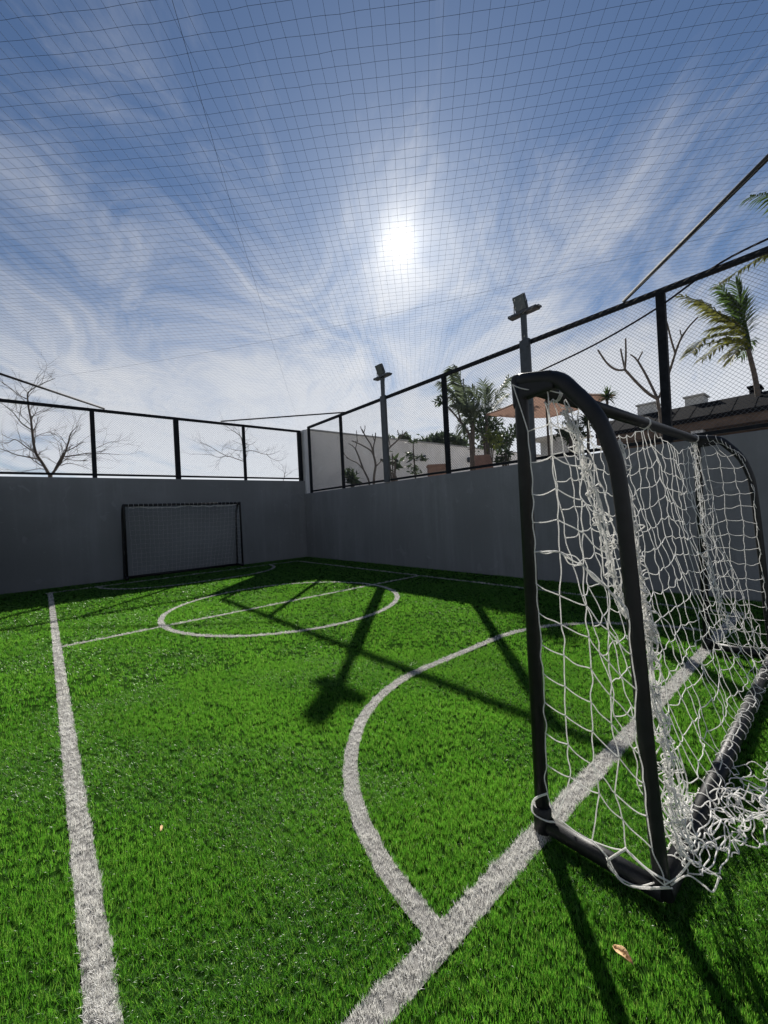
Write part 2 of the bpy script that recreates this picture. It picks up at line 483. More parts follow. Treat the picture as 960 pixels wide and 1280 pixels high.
for bi, (P, T, off) in enumerate(pts):
    mk = line_mask(P)
    gsel = mk < 0; g = P[gsel]
    L = SIZES[bi][0] * rng.uniform(0.75, 1.2, len(g)); Wd = SIZES[bi][1] * rng.uniform(0.7, 1.3, len(g))
    o = blades_mesh('artificial_grass', g, T[gsel], off[gsel], L, Wd, SIZES[bi][2], M['turf'])
    stuff(o); o['label'] = ['green artificial grass fibres at the nearest edge of the pitch', 'green artificial grass fibres round the near goal and penalty arc',
                            'green artificial grass fibres towards the centre circle', 'green artificial grass fibres by the far wall'][bi]
    for i in range(len(LINES)):
        q = (mk == i) & (rng.random(len(P)) < 0.92)
        if q.any(): white_pts[i].append((bi, P[q], T[q], off[q]))
for i, (nm, poly, which, lw) in enumerate(LINES):
    # sheet of the line, a few mm above the backing
    mbl = MB(); hw = lw/2
    nn = len(poly)
    nor = []
    for k in range(nn):
        a = poly[max(k-1, 0)]; b = poly[min(k+1, nn-1)]
        if which == 'circle' and k in (0, nn-1): a, b = poly[-2], poly[1]
        d = (b - a) / np.linalg.norm(b - a); nor.append(np.array([-d[1], d[0]]))
    zz = Z0 + 0.004 + 0.0008*i
    for k in range(nn):
        for s in (-1, 1):
            p = poly[k] + s*hw*nor[k]; mbl.v.append((p[0], p[1], zz))
    for k in range(nn - 1):
        mbl.f.append((2*k+1, 2*k, 2*k+2, 2*k+3)); mbl.smooth.append(False)
    o = structure(mbl.build(nm, M['line_base']))
    for bi, q, qt, qo in white_pts[i]:
        L = SIZES[bi][0] * rng.uniform(0.7, 1.15, len(q)); Wd = SIZES[bi][1] * rng.uniform(0.8, 1.45, len(q))
        f = blades_mesh('line_fibres', q, qt, qo, L, Wd, SIZES[bi][2], M['line'])
        f.parent = o; f['kind'] = 'stuff'

# ------------------------------------------------------------------ walls round the pitch
BW = 2.75     # back wall height
RW = 2.28     # right wall height
def wall(name, lo_, hi_, label, m=None):
    o = MB().box(lo_, hi_).build(name, m or M['wall'], bevel=0.008)
    return tag(o, label, 'wall')
wall('plaster_wall', (X_L - 0.15, Y_F, -0.34), (7.44, Y_F + 0.15, BW), 'tall dark grey plaster wall behind the far goal, under the sky filled fence')
wall('plaster_wall', (X_R, Y_N - 0.15, -0.34), (X_R + 0.15, Y_F - 0.003, RW), 'lower dark grey plaster wall along the right sideline, under the floodlights')
wall('plaster_wall', (X_L - 0.15, Y_N - 0.15, -0.34), (X_L, Y_F - 0.003, BW), 'dark grey plaster wall along the left sideline, beside the camera')
# house wall continuing the back line beyond the corner
hw_ = wall('house_wall', (7.62, 13.0, -0.34), (27.0, 13.25, 4.64), 'long pale beige house wall rising behind the bare garden shrubs', M['house_wall'])
MB().box((7.60, 12.97, 4.643), (27.02, 13.28, 4.70)).build('coping', M['concrete'], hw_)
pier = wall('wall_pier', (7.36, 12.86, RW + 0.003), (7.615, 13.26, 4.62), 'narrow pale grey pier at the corner of the two fences', M['pier'])

# ------------------------------------------------------------------ chain link fences
FT = 4.60
def wires(mb, p0, ex, length, z0, z1, nrm, pitch=0.062, r=0.0021):
    """two crossing families of diagonal wires in the vertical plane through p0 along ex"""
    p0 = Vector(p0); ex = Vector(ex); nrm = Vector(nrm)
    hgt = z1 - z0
    for fam in (1, -1):
        k = -int(hgt / pitch) - 1
        while k * pitch < length + hgt:
            a = k * pitch
            # line s = a + fam' * z
            if fam == 1: s0, s1 = a, a + hgt
            else: s0, s1 = a + hgt, a
            za, zb = z0, z1
            def at(t): return s0 + (s1 - s0) * t
            ta, tb = 0.0, 1.0
            ds = s1 - s0
            t_lo = (0 - s0)/ds; t_hi = (length - s0)/ds
            if t_lo > t_hi: t_lo, t_hi = t_hi, t_lo
            ta = max(ta, t_lo); tb = min(tb, t_hi)
            if tb - ta > 0.01:
                off = nrm * (0.0016 * fam)
                A = p0 + ex*at(ta) + Vector((0,0,z0 + hgt*ta)) + off
                B = p0 + ex*at(tb) + Vector((0,0,z0 + hgt*tb)) + off
                mb.tube([A, B], r, 3, cap=False)
            k += 1
def fence(name, label, p0, ex, length, z0, posts, FT, rails_z, nrm):
    p0 = Vector(p0); ex = Vector(ex); nrm = Vector(nrm)
    t = thing(name, p0 + Vector((0,0,z0)), label, 'fence')
    def bar(a, b, h, d, nm):
        # box between along-positions a and b
        mb = MB()
        A = p0 + ex*a; B = p0 + ex*b
        lo_ = (min(A.x,B.x) - abs(nrm.x)*d/2, min(A.y,B.y) - abs(nrm.y)*d/2, h[0])
        hi_ = (max(A.x,B.x) + abs(nrm.x)*d/2, max(A.y,B.y) + abs(nrm.y)*d/2, h[1])
        mb.box(lo_, hi_)
        return mb.build(nm, M['black_metal'], t, bevel=0.004)
    bar(0, length, (FT - 0.075, FT), 0.07, 'top_rail')
    bar(0, length, (rails_z, rails_z + 0.055), 0.05, 'bottom_rail')
    edges = [0.0]
    for s, wd in posts:
        bar(s - wd/2, s + wd/2, (z0, FT - 0.078), wd*0.9, 'post'); edges.append(s)
    edges.append(length)
    for a, b in zip(edges[:-1], edges[1:]):
        if b - a < 0.2: continue
        mb = MB(); wires(mb, p0 + ex*a, ex, b - a, rails_z + 0.05, FT - 0.07, nrm)
        mb.build('chain_link', M['wire'], t)
    return t
bx0 = -1.35
fence('chain_link_fence', 'long black framed chain link fence on top of the back wall behind the far goal', (bx0, 13.02, 0), (1,0,0), 7.30 - bx0, BW + 0.002,
      [(1.11 - bx0, 0.10), (3.14 - bx0, 0.13), (5.18 - bx0, 0.085), (7.24 - bx0, 0.13)], 4.60, BW + 0.06, (0,1,0))
fx = 7.350
fence('chain_link_fence', 'tall black framed chain link fence on the right wall in front of the palm garden', (fx, -0.75, 0), (0,1,0), 13.30, RW + 0.002,
      [(-0.35 + 0.75, 0.10), (1.80 + 0.75, 0.115), (6.17 + 0.75, 0.10), (10.50 + 0.75, 0.085), (12.50 + 0.75, 0.085)], 4.66, RW + 0.035, (1,0,0))
fence('chain_link_fence', 'black framed chain link fence on the left wall beside the camera', (-1.425, -0.75, 0), (0,1,0), 13.60, BW + 0.002,
      [(1.0, 0.10), (4.0, 0.10), (7.0, 0.10), (10.0, 0.10)], 4.60, BW + 0.06, (1,0,0))

# floodlight masts standing on the right wall
def floodlight(y, ztop, zarm, label):
    t = thing('floodlight_mast', (7.335, y, RW), label, 'floodlight', 'floodlight masts on the right wall')
    MB().box((7.24, y-0.10, RW + 0.003), (7.312, y+0.10, FT + 0.07)).build('pole', M['grey_metal'], t, bevel=0.006)
    MB().box((7.245, y-0.05, FT + 0.073), (7.31, y+0.05, zarm - 0.003)).build('upper_pole', M['grey_metal'], t, bevel=0.004)
    MB().box((7.20, y-0.30, zarm), (7.37, y+0.30, zarm+0.05)).build('crossarm', M['grey_metal'], t, bevel=0.006)
    MB().box((7.225, y-0.345, zarm+0.01), (7.345, y-0.302, zarm+0.04)).build('end_tab', M['grey_metal'], t)
    c = Vector((7.25, y + 0.04, zarm + 0.23)); rot = Matrix.Rotation(R3(-24), 3, 'Y')
    hd = MB().box((c.x-0.035, c.y-0.125, c.z-0.14), (c.x+0.03, c.y+0.125, c.z+0.14), rot, c).build('lamp_head', M['grey_metal'], t, bevel=0.008)
    MB().box((c.x-0.041, c.y-0.11, c.z-0.125), (c.x-0.0355, c.y+0.11, c.z+0.125), rot, c).build('glass', M['glass'], hd)
    fins = MB()
    for k in range(7):
        yy = c.y - 0.11 + k*0.035
        fins.box((c.x+0.031, yy, c.z-0.12), (c.x+0.06, yy+0.008, c.z+0.12), rot, c)
    fins.build('cooling_fins', M['grey_metal'], hd)
    yk = MB(); 
    for s in (-1, 1):
        yk.tube([(c.x+0.0, c.y+s*0.138, zarm+0.052), (c.x+0.0, c.y+s*0.138, c.z)], 0.010, 6)
    yk.tube([(c.x, c.y-0.138, zarm+0.058), (c.x, c.y+0.138, zarm+0.058)], 0.010, 6)
    yk.build('yoke', M['grey_metal'], t)
    MB().tube(smooth_path([(c.x+0.05, c.y, c.z-0.02), (c.x+0.13, c.y-0.02, zarm+0.06), (7.325, y-0.03, zarm-0.12), (7.322, y-0.03, FT+0.3), (7.325, y-0.02, FT+0.1)], 6), 0.008, 6).build('power_cable', M['black_metal'], t)
    for sy in (-0.07, 0.07):
        for zz in (RW+0.25, RW+1.1, FT-0.1):
            MB().tube([(7.240, y+sy, zz), (7.226, y+sy, zz)], 0.011, 6).build('bolt', M['galv'], t)
    return t
floodlight(8.30, 5.5, 5.17, 'grey floodlight mast farther away on the right wall, before the pale house wall')
floodlight(4.03, 5.6, 5.17, 'taller looking grey floodlight mast directly behind the corner of the near goal')

# steel tubes bracing the corners at the height of the fence tops
def brace(a, b, r, m, label):
    t = MB().tube([a, b], r, 10).build('brace_tube', m)
    return tag(t, label, 'tube', 'corner brace tubes')
brace((1.38, 12.98, FT+0.02), (-1.40, 10.15, FT+0.02), 0.026, M['black_metal'], 'black steel brace tube cutting the far left corner of the fence top')
brace((4.45, 12.98, FT+0.02), (7.34, 10.05, FT+0.02), 0.022, M['black_metal'], 'thin black steel brace tube cutting the far corner beside the house wall')
brace((7.34, 2.30, FT+0.09), (4.30, -0.78, FT+0.09), 0.028, M['galv'], 'slim grey steel brace tube slanting overhead at the upper right')

# guy wire in the right fence
gw = MB().tube(smooth_path([at_x(664, 469, 7.30), at_x(742, 430, 7.31) - Vector((0,0,0.02)), at_x(820, 386, 7.32), at_x(900, 329, 7.33), at_x(985, 287, 7.34)], 6), 0.016, 6).build('guy_cable', M['black_metal'])
tag(gw, 'taut dark cable running from the nearer floodlight mast up to the fence rail', 'cable')

# ------------------------------------------------------------------ net over the pitch
def sag(x, y):
    a = (x - X_L)/(X_R - X_L); b = (y - Y_N)/(Y_F - Y_N)
    e = max(0.0, min(1.0, 4*a*(1-a))) * max(0.0, min(1.0, 4*b*(1-b)))
    return 0.20*e + 0.02*math.sin(x*2.1 + y*1.3)*e
mbn = MB()
sp = 0.091
c45 = math.sqrt(0.5)
def clip45(a, d):
    """range of t where a + d*t stays inside the pitch"""
    lo_, hi_ = -1e9, 1e9
    for o_, dd, m0, m1 in ((a[0], d[0], X_L, X_R + 0.05), (a[1], d[1], Y_N, Y_F + 0.05)):
        t0 = (m0 - o_)/dd; t1 = (m1 - o_)/dd
        if t0 > t1: t0, t1 = t1, t0
        lo_ = max(lo_, t0); hi_ = min(hi_, t1)
    return lo_, hi_
for fam in (0, 1):
    d = (c45, c45) if fam == 0 else (c45, -c45)
    nrm_ = (-d[1], d[0])
    cx0, cy0 = (X_L+X_R)/2, (Y_N+Y_F)/2
    kmax = int(12 / sp)
    for k in range(-kmax, kmax + 1):
        jk = random.uniform(-0.006, 0.006)
        a = (cx0 + nrm_[0]*(k*sp + jk), cy0 + nrm_[1]*(k*sp + jk))
        lo_, hi_ = clip45(a, d)
        if hi_ - lo_ < 0.1: continue
        n = max(2, int((hi_ - lo_)/0.122) + 1)
        P = []
        ph = random.uniform(0, 6)
        for i in range(n + 1):
            t = lo_ + (hi_ - lo_)*i/n
            x = a[0] + d[0]*t; y = a[1] + d[1]*t
            ed = min(1.0, min(t - lo_, hi_ - t)/0.5)
            wv = (0.006*math.sin(t*2.7 + ph*0.15) + random.uniform(-0.003, 0.003))*ed
            P.append((x + nrm_[0]*wv, y + nrm_[1]*wv, FT - 0.01 - sag(x, y) + random.uniform(-0.004, 0.004)*ed))
        mbn.tube(P, 0.0010, 3, cap=False)
roofnet = mbn.build('overhead_net', M['net_black'])
tag(roofnet, 'black square mesh safety net stretched overhead across the whole pitch', 'net')
for (a, b, lb) in (((X_L, Y_F), (X_R, Y_N), 'thin dark cable under the overhead net running from far left to near right'),
                   ((X_R, Y_F), (X_L, Y_N), 'thin dark cable under the overhead net running from the house corner over the camera')):
    P = []
    for i in range(41):
        t = i/40; x = a[0] + (b[0]-a[0])*t; y = a[1] + (b[1]-a[1])*t
        P.append((x, y, FT - 0.012 - sag(x, y)))
    tag(MB().tube(P, 0.0014, 4, cap=False).build('net_cable', M['net_black']), lb, 'cable', 'cables carrying the overhead net')

# ------------------------------------------------------------------ goals
STAY = [(0.0, 2.0), (-0.155, 1.965), (-0.235, 1.885), (-0.305, 1.785), (-0.350, 1.663), (-0.378, 1.509), (-0.402, 1.064), (-0.425, 0.486), (-0.450, 0.04)]
def cord(mb, a, b, droop=0.0, wob=0.006, r=0.0026, n=6, side=None, sides=5):
    a = Vector(a); b = Vector(b)
    P = []
    ph = random.uniform(0, 6.28); am = random.uniform(0.3, 1.0)*wob
    ax = Vector((random.gauss(0,1), random.gauss(0,1), random.gauss(0,1))).normalized()
    for i in range(n + 1):
        t = i/n
        p = a.lerp(b, t)
        e = 4*t*(1-t)
        p = p + Vector((0,0,-droop*e)) + ax*(am*e*math.sin(ph + t*4.0))
        P.append(p)
    mb.tube(P, r, sides, cap=False)
def net_grid(mb, G, r, droop_h, wob, knots=True, sides=5, skip=0.0, n=5):
    """cords through a grid of knots G[row][col]"""
    for i in range(len(G)):
        for j in range(len(G[i])):
            p = G[i][j]
            if p is None: continue
            if knots: mb.knot(p, r*1.9)
            if j + 1 < len(G[i]) and G[i][j+1] is not None and random.random() >= skip:
                cord(mb, p, G[i][j+1], droop_h*random.uniform(0.3, 1.5), wob, r, n, sides=sides)
            if i + 1 < len(G) and j < len(G[i+1]) and G[i+1][j] is not None and random.random() >= skip:
                cord(mb, p, G[i+1][j], 0, wob, r, n, sides=sides)

def goal_frame(t, x0, x1, y, sgn, tr):
    """posts, crossbar, curved stays, side bars and back bar; sgn is the direction of the net"""
    for x in (x0, x1):
        MB().tube([(x, y, 0.0), (x, y, 1.90), (x, y, 2.0 - tr*0.2)], [tr*0.82]*3, 14).build('post', M['goal'], t)
        P = [(x, y - sgn*d*1.0 if False else y + sgn*(-d), z - tr*0.45) for d, z in STAY]
        # the stay is a flattened tube: wide in the side view
        sp_ = smooth_path(P, 5); kk = len(sp_)
        MB().tube(sp_, [tr*(0.95 - 0.20*min(1.0, 1.6*i/kk)) for i in range(kk)], 14).build('stay', M['goal'], t)
        MB().tube([(x, y + sgn*0.03, tr*0.9), (x, y + sgn*0.45, tr*0.9)], tr*0.95, 14).build('side_bar', M['goal'], t)
        # foot sleeves
        MB().tube([(x, y, 0.0), (x, y, 0.11)], tr*1.07, 14).build('foot_sleeve', M['goal'], t)
    MB().tube([(x0, y, 2.0 - tr*0.7), (x1, y, 2.0 - tr*0.7)], tr*0.98, 14).build('crossbar', M['goal'], t)
    MB().tube([(x0 - 0.0, y + sgn*0.45, tr*0.92), (x1, y + sgn*0.45, tr*0.92)], tr*0.97, 14).build('back_bar', M['goal'], t)

# ---- near goal
GX0, GX1, GY = 1.632, 4.735, 0.935
g = thing('football_goal', (3.18, GY, 0), 'near black tube football goal at the right, seen from its side with loose white net', 'goal', 'black football goals')
TR = 0.036
goal_frame(g, GX0, GX1, GY, -1, TR)
# gusset at the near upper corner
for x in (GX0, GX1):
    mb = MB()
    prof = [(0.03, 1.86), (0.035, 1.995), (0.02, 2.015), (-0.05, 2.005), (-0.155, 1.985), (-0.16, 1.905), (-0.03, 1.90)]
    A = [(x - 0.028, GY + d, z) for d, z in prof]; B = [(x + 0.028, GY + d, z) for d, z in prof]
    n = len(prof); mb.v = A + B
    mb.f = [tuple(range(n)), tuple(reversed(range(n, 2*n)))] + [(i, (i+1) % n + 0, (i+1) % n + n, i + n) for i in range(n)]
    mb.f = [mb.f[0][::-1], mb.f[1][::-1]] + [tuple(q) for q in mb.f[2:]]
    mb.smooth = [False]*len(mb.f)
    mb.build('corner_plate', M['goal'], g, bevel=0.012)

RC = 0.0025
# side net of the near end: knots read off the hanging net, in the plane of the goal side
def A_(l): return [(620 + x/5.12, 450 + y/5.12) if x is not None else None for x, y in l]
def B_(l): return [(660 + x/4.8, 640 + y/4.8) for x, y in l]
def C_(l): return [(620 + x/2.462, 760 + y/2.462) for x, y in l]
rows_px = [
    A_([(108,160),(325,188),(520,232),(740,488)]),
    A_([(205,458),(352,400),(528,470)]),
    A_([(222,655),(360,610),(540,680),(600,705)]),
    A_([(233,858),(385,820),(548,895),(682,990)]),
    A_([(237,1040),(395,1020),(558,1105),(716,1240)]),
    B_([(40,240),(190,240),(330,320),(482,460),(605,640)]),
    B_([(50,430),(190,500),(350,560),(483,710),(620,855)]),
    B_([(65,605),(200,675),(365,750),(485,900),(650,1065)]),
    B_([(80,795),(215,860),(378,940),(495,1100),(640,1240)]),
    C_([(145,200),(212,240),(293,290),(355,355),(440,450)]),
    C_([(150,290),(213,330),(297,380),(378,460),(455,540)]),
    C_([(152,385),(222,420),(297,482),(365,570),(465,640)]),
    C_([(155,480),(228,520),(318,570),(390,650),(480,740)]),
    C_([(158,572),(188,645),(295,716),(400,745),(520,855)]),
]
mb = MB()
side_x = [1.600, 1.618, 1.625, 1.620, 1.595]
G = []
for r_ in rows_px:
    G.append([at_x(px, py, side_x[j] + random.uniform(-0.012, 0.012)) for j, (px, py) in enumerate(r_)])
for i, r_ in enumerate(G):
    for j, p in enumerate(r_):
        mb.knot(p, RC*1.8)
        if j + 1 < len(r_):
            k = 4 if i == 5 else 1                   # one row is twisted into a rope
            for q in range(k):
                cord(mb, p, r_[j+1], random.uniform(0.003, 0.013) if k == 1 else random.uniform(-0.008, 0.016), 0.008 if k == 1 else 0.022, RC, 10)
        if i + 1 < len(G) and j < len(G[i+1]):
            cord(mb, p, G[i+1][j], 0, 0.012, RC, 10)
# fringe hanging round the bottom bar
for path in ([(158,572),(118,590),(112,630),(150,655),(180,660)], [(295,716),(345,770),(350,800),(385,835),(440,860),(490,850)],
             [(345,770),(365,810),(400,850),(460,862),(540,860)], [(400,745),(470,810),(540,850)], [(400,740),(345,775)],
             [(540,860),(590,830),(640,860),(670,880),(690,832)], [(690,832),(640,800),(585,770)], [(520,855),(560,830),(600,780)]):
    P = [at_x(620 + x/2.462, 760 + y/2.462, 1.585 + random.uniform(-0.01, 0.01) + max(0, x - 520)*0.0009) for x, y in path]
    P = [Vector((p.x, p.y, max(p.z, 0.012))) for p in P]
    for q in range(2):
        o_ = Vector((random.uniform(-.006,.006), random.uniform(-.006,.006), random.uniform(0,.006)))
        mb.tube(smooth_path([p + o_ for p in P], 6), RC, 5, cap=False)
mb.build('side_net', M['net_white'], g)

def slack(mb, a, b, extra, r=RC, zmin=None, n=7):
    """a cord longer than the gap between its two knots: it bows out sideways"""
    a = Vector(a); b = Vector(b); d = b - a
    ax = Vector((random.gauss(0,1), random.gauss(0,1), random.gauss(0,.7)))
    if d.length > 1e-6: ax -= d.normalized()*ax.dot(d.normalized())
    ax = ax.normalized()*extra*random.uniform(.5, 1.2)
    ax2 = Vector((random.gauss(0,1), random.gauss(0,1), random.gauss(0,.6))).normalized()*extra*0.35
    P = []
    for i in range(n + 1):
        t = i/n; p = a.lerp(b, t) + ax*math.sin(math.pi*t) + ax2*math.sin(2*math.pi*t)
        if zmin is not None: p.z = max(p.z, zmin)
        P.append(p)
    mb.tube(P, r, 5, cap=False)
def bundle(mb, path, n, rad0, rad1, r=RC, loops=0):
    """net mesh gathered into a hanging rope of cords, knots and small loops"""
    base = smooth_path(path, 8); k = len(base)
    length = sum((base[i+1] - base[i]).length for i in range(k-1))
    rows = max(6, int(length/0.085)); G = []
    for i in range(rows + 1):
        f = i/rows*(k-1); i0 = min(int(f), k-2); c = base[i0].lerp(base[i0+1], f - i0); t = i/rows
        R_ = rad0 + (rad1 - rad0)*t
        row = []
        for j in range(n):
            q = j/(n-1)*2 - 1
            row.append(c + Vector((q*R_*0.8 + random.gauss(0, .006), random.gauss(0, R_*0.45), random.gauss(0, .022))))
        G.append(row)
    for i in range(rows + 1):
        for j in range(n):
            mb.knot(G[i][j], r*1.7)
            if i < rows: slack(mb, G[i][j], G[i+1][j], 0.010, r)
            if j < n - 1: slack(mb, G[i][j], G[i][j+1], 0.026, r)
    for s in range(loops):
        i = random.randrange(1, rows); p = G[i][random.randrange(n)]
        slack(mb, p, p + Vector((random.gauss(0, .012), random.gauss(0, .012), -0.03)), 0.032, r)
mb = MB()
b1 = [at_x(px, py, x) for px, py, x in ((704,512,1.66),(722,548,1.67),(735,585,1.68),(750,640,1.69),(763,690,1.70),(774,740,1.71),(792,775,1.73),(812,800,1.76))]
bundle(mb, b1, 8, 0.020, 0.036, loops=10)
b2 = [at_x(px, py, x) for px, py, x in ((776,560,1.72),(787,640,1.75),(797,710,1.77),(806,770,1.78),(818,850,1.78),(830,930,1.77),(842,1000,1.76),(852,1060,1.74))]
bundle(mb, b2, 10, 0.010, 0.050, loops=24)
stuff(mb.build('gathered_net', M['net_white'], g))

# rear net, hung from the crossbar and laced to the back bar
def rear_point(x, t, x0, x1, y, sgn, loose):
    att = [x0 + 0.30, x0 + 1.63, x1 - 0.12]
    dd = min(abs(x - a) for a in att)
    sc_ = min(1.0, dd/0.55)
    ztop = 1.955 - 0.125*(sc_**0.7)*loose
    z = ztop*(1 - t) + 0.05*t
    yb = 0.035 + 0.42*(t**2.1) + 0.04*math.sin(t*3.1)*loose
    return Vector((x, y + sgn*yb, z))
mb = MB()
NCOL, NROW = 25, 15
G = []
for i in range(NROW + 1):
    row = []
    for j in range(NCOL + 1):
        t = (i/NROW)
        x = GX0 + 0.135 + (GX1 - GX0 - 0.22)*(j/NCOL) + random.uniform(-0.009, 0.009)
        p = rear_point(x, t, GX0, GX1, GY, -1, 1.0)
        lowm = max(0.0, t - 0.45)
        p.z += 0.010*math.sin(j*1.9 + i*0.7) + random.uniform(-0.008, 0.008) + lowm*random.uniform(-0.03, 0.03)
        p.y += 0.012*math.sin(j*1.1 - i*0.9) + random.uniform(-0.008, 0.008) + lowm*random.uniform(-0.06, 0.03)
        if i == NROW: p.z = 0.075 + random.uniform(-0.01, 0.02)
        row.append(p)
    G.append(row)
net_grid(mb, G, RC*0.92, 0.012, 0.016, n=6)
# lacing of the net to crossbar and back bar
for xx in np.arange(GX0 + 0.12, GX1 - 0.05, 0.085):
    xx += random.uniform(-0.03, 0.03); tw = random.uniform(-0.04, 0.04)
    c = Vector((xx, GY - 0.45, TR*0.92)); rr = TR*1.10
    a0 = random.uniform(0, 6.28); sp_ = random.uniform(3.5, 6.0)
    mb.tube([c + Vector((tw*k/9, math.cos(a0 + sp_*k/9)*rr, math.sin(a0 + sp_*k/9)*rr)) for k in range(10)], RC*0.9, 5, cap=False)
for xx in (GX0 + 0.30, GX0 + 1.63, GX1 - 0.12):
    for q in range(3):
        c = Vector((xx + q*0.012, GY, 2.0 - TR*0.7)); rr = TR*1.10
        mb.tube([c + Vector((0.01*math.sin(k), math.cos(k*0.7)*rr, math.sin(k*0.7)*rr)) for k in range(10)], RC, 5, cap=False)
mb.build('rear_net', M['net_white'], g)

# side net of the far end
mb = MB(); G = []
for i in range(16):
    z = 1.93 - i*0.122; row = []
    # stay position at this height
    ys = 0.0
    for (d0, z0_), (d1, z1_) in zip(STAY[:-1], STAY[1:]):
        if z0_ >= z >= z1_: ys = d0 + (d1 - d0)*(z0_ - z)/(z0_ - z1_ + 1e-9)
    for j in range(5):
        p = Vector((GX1 - 0.03 + random.uniform(-0.02, 0.02), GY + ys*j/4 + random.uniform(-0.012, 0.012), z + random.uniform(-0.015, 0.015) - 0.01*math.sin(j*2 + i)))
        row.append(p)
    G.append(row)
net_grid(mb, G, RC*0.9, 0.012, 0.014, n=5)
b3 = [at_x(px, py, 4.64) for px, py in ((868,556),(872,600),(879,650),(884,695),(893,730),(905,765),(918,790))]
bundle(mb, b3, 4, 0.010, 0.05, RC*0.9, loops=8)
# cords wrapped round the far stay
sp_pts = smooth_path([(GX1, GY + d, z - TR*0.45) for d, z in STAY], 5)
for k in range(3, len(sp_pts) - 2, 2):
    c = sp_pts[k]
    mb.tube([c + Vector((math.cos(a)*TR*1.15, 0.3*math.sin(a)*TR, math.sin(a)*TR*1.1)) for a in np.linspace(0.5, 4.5, 8)], RC*0.9, 5, cap=False)
mb.build('side_net', M['net_white'], g)

# slack net heaped on the turf behind the near corner
mb = MB()
def gpt(px, py, z):
    v_ = ray(px, py); v_ = v_*((z - H)/v_[2]); return Vector((v_[0], v_[1], z))
def heap_patch(corners, nr, nc, zmax, jit, extra):
    """a piece of net crumpled on the turf between four corner pixels"""
    c00, c01, c10, c11 = [gpt(px, py, 0.0) for px, py in corners]
    G = []
    for i in range(nr):
        row = []
        for j in range(nc):
            a_, b_ = i/(nr-1), j/(nc-1)
            p = c00.lerp(c01, b_).lerp(c10.lerp(c11, b_), a_)
            e = math.sin(math.pi*min(1, max(0, a_)))*0.7 + 0.3
            p = p + Vector((random.gauss(0, jit), random.gauss(0, jit), 0))
            p.z = 0.012 + zmax*e*random.random()**1.3
            row.append(p)
        G.append(row)
    for i in range(nr):
        for j in range(nc):
            mb.knot(G[i][j], RC*1.8)
            if j < nc-1: slack(mb, G[i][j], G[i][j+1], extra, RC, 0.006)
            if i < nr-1: slack(mb, G[i][j], G[i+1][j], extra, RC, 0.006)
    return G
heap_patch([(838,1000),(985,1000),(846,1078),(985,1052)], 5, 12, 0.08, 0.022, 0.030)
heap_patch([(846,1015),(930,985),(850,1070),(985,1045)], 4, 8, 0.13, 0.025, 0.034)
heap_patch([(900,960),(985,968),(915,1010),(985,1030)], 4, 6, 0.09, 0.018, 0.030)
heap_patch([(845,1060),(925,1048),(850,1088),(900,1100)], 3, 5, 0.03, 0.015, 0.022)
# from the hanging rope of net down into the heap
for s_ in range(9):
    a = b2[random.randint(5, 7)] + Vector((random.gauss(0, .03), random.gauss(0, .03), random.gauss(0, .03)))
    b = gpt(random.uniform(848, 890), random.uniform(1000, 1070), random.uniform(0.03, 0.10))
    m_ = a.lerp(b, 0.5) + Vector((random.gauss(0, .02), random.gauss(0, .02), -0.03))
    slack(mb, a, m_, 0.02); slack(mb, m_, b, 0.03); mb.knot(m_, RC*1.8)
stuff(mb.build('heaped_net', M['net_white'], g))

# ---- far goal
g2 = thing('football_goal', (3.18, 12.42, 0), 'far black football goal standing against the dark back wall', 'goal', 'black football goals')
FX0, FX1, FY = 1.645, 4.715, 12.42
goal_frame(g2, FX0, FX1, FY, 1, 0.035)
mb = MB(); G = []
for i in range(16):
    row = []
    for j in range(26):
        x = FX0 + 0.10 + (FX1 - FX0 - 0.20)*j/25 + random.uniform(-0.012, 0.012) + (0.10*(i/15)*(1 - 2*j/25) if i else 0)
        p = rear_point(x, i/15, FX0, FX1, FY, 1, 0.35)
        p.z += random.uniform(-0.012, 0.012)
        row.append(p)
    G.append(row)
net_grid(mb, G, 0.0011, 0.012, 0.012, knots=False, sides=3, n=3)
for j in range(0, 26):
    c = Vector((FX0 + 0.1 + (FX1-FX0-0.2)*j/25, FY, 2.0 - 0.025))
    mb.tube([c + Vector((0, math.cos(a)*0.040, math.sin(a)*0.040)) for a in np.linspace(0, 6.28, 8)], 0.0028, 4, cap=False)
for q in range(4):
    mb.tube([G[0][j] + Vector((0, -0.03, -0.02 + random.uniform(-0.02, 0.02))) for j in range(26)], 0.0026, 4, cap=False)
mb.build('rear_net', M['net_white'], g2)
for x in (FX0 + 0.02, FX1 - 0.02):
    mb = MB()
    G = []
    for i in range(15):
        z = 1.90 - i*0.128; ys = 0
        for (d0, z0_), (d1, z1_) in zip(STAY[:-1], STAY[1:]):
            if z0_ >= z >= z1_: ys = d0 + (d1 - d0)*(z0_ - z)/(z0_ - z1_ + 1e-9)
        G.append([Vector((x + random.uniform(-.015,.015), FY - ys*j/4 + random.uniform(-.01,.01), z + random.uniform(-.01,.01))) for j in range(5)])
    net_grid(mb, G, 0.0011, 0.010, 0.010, knots=False, sides=3, n=3)
    mb.build('side_net', M['net_white'], g2)

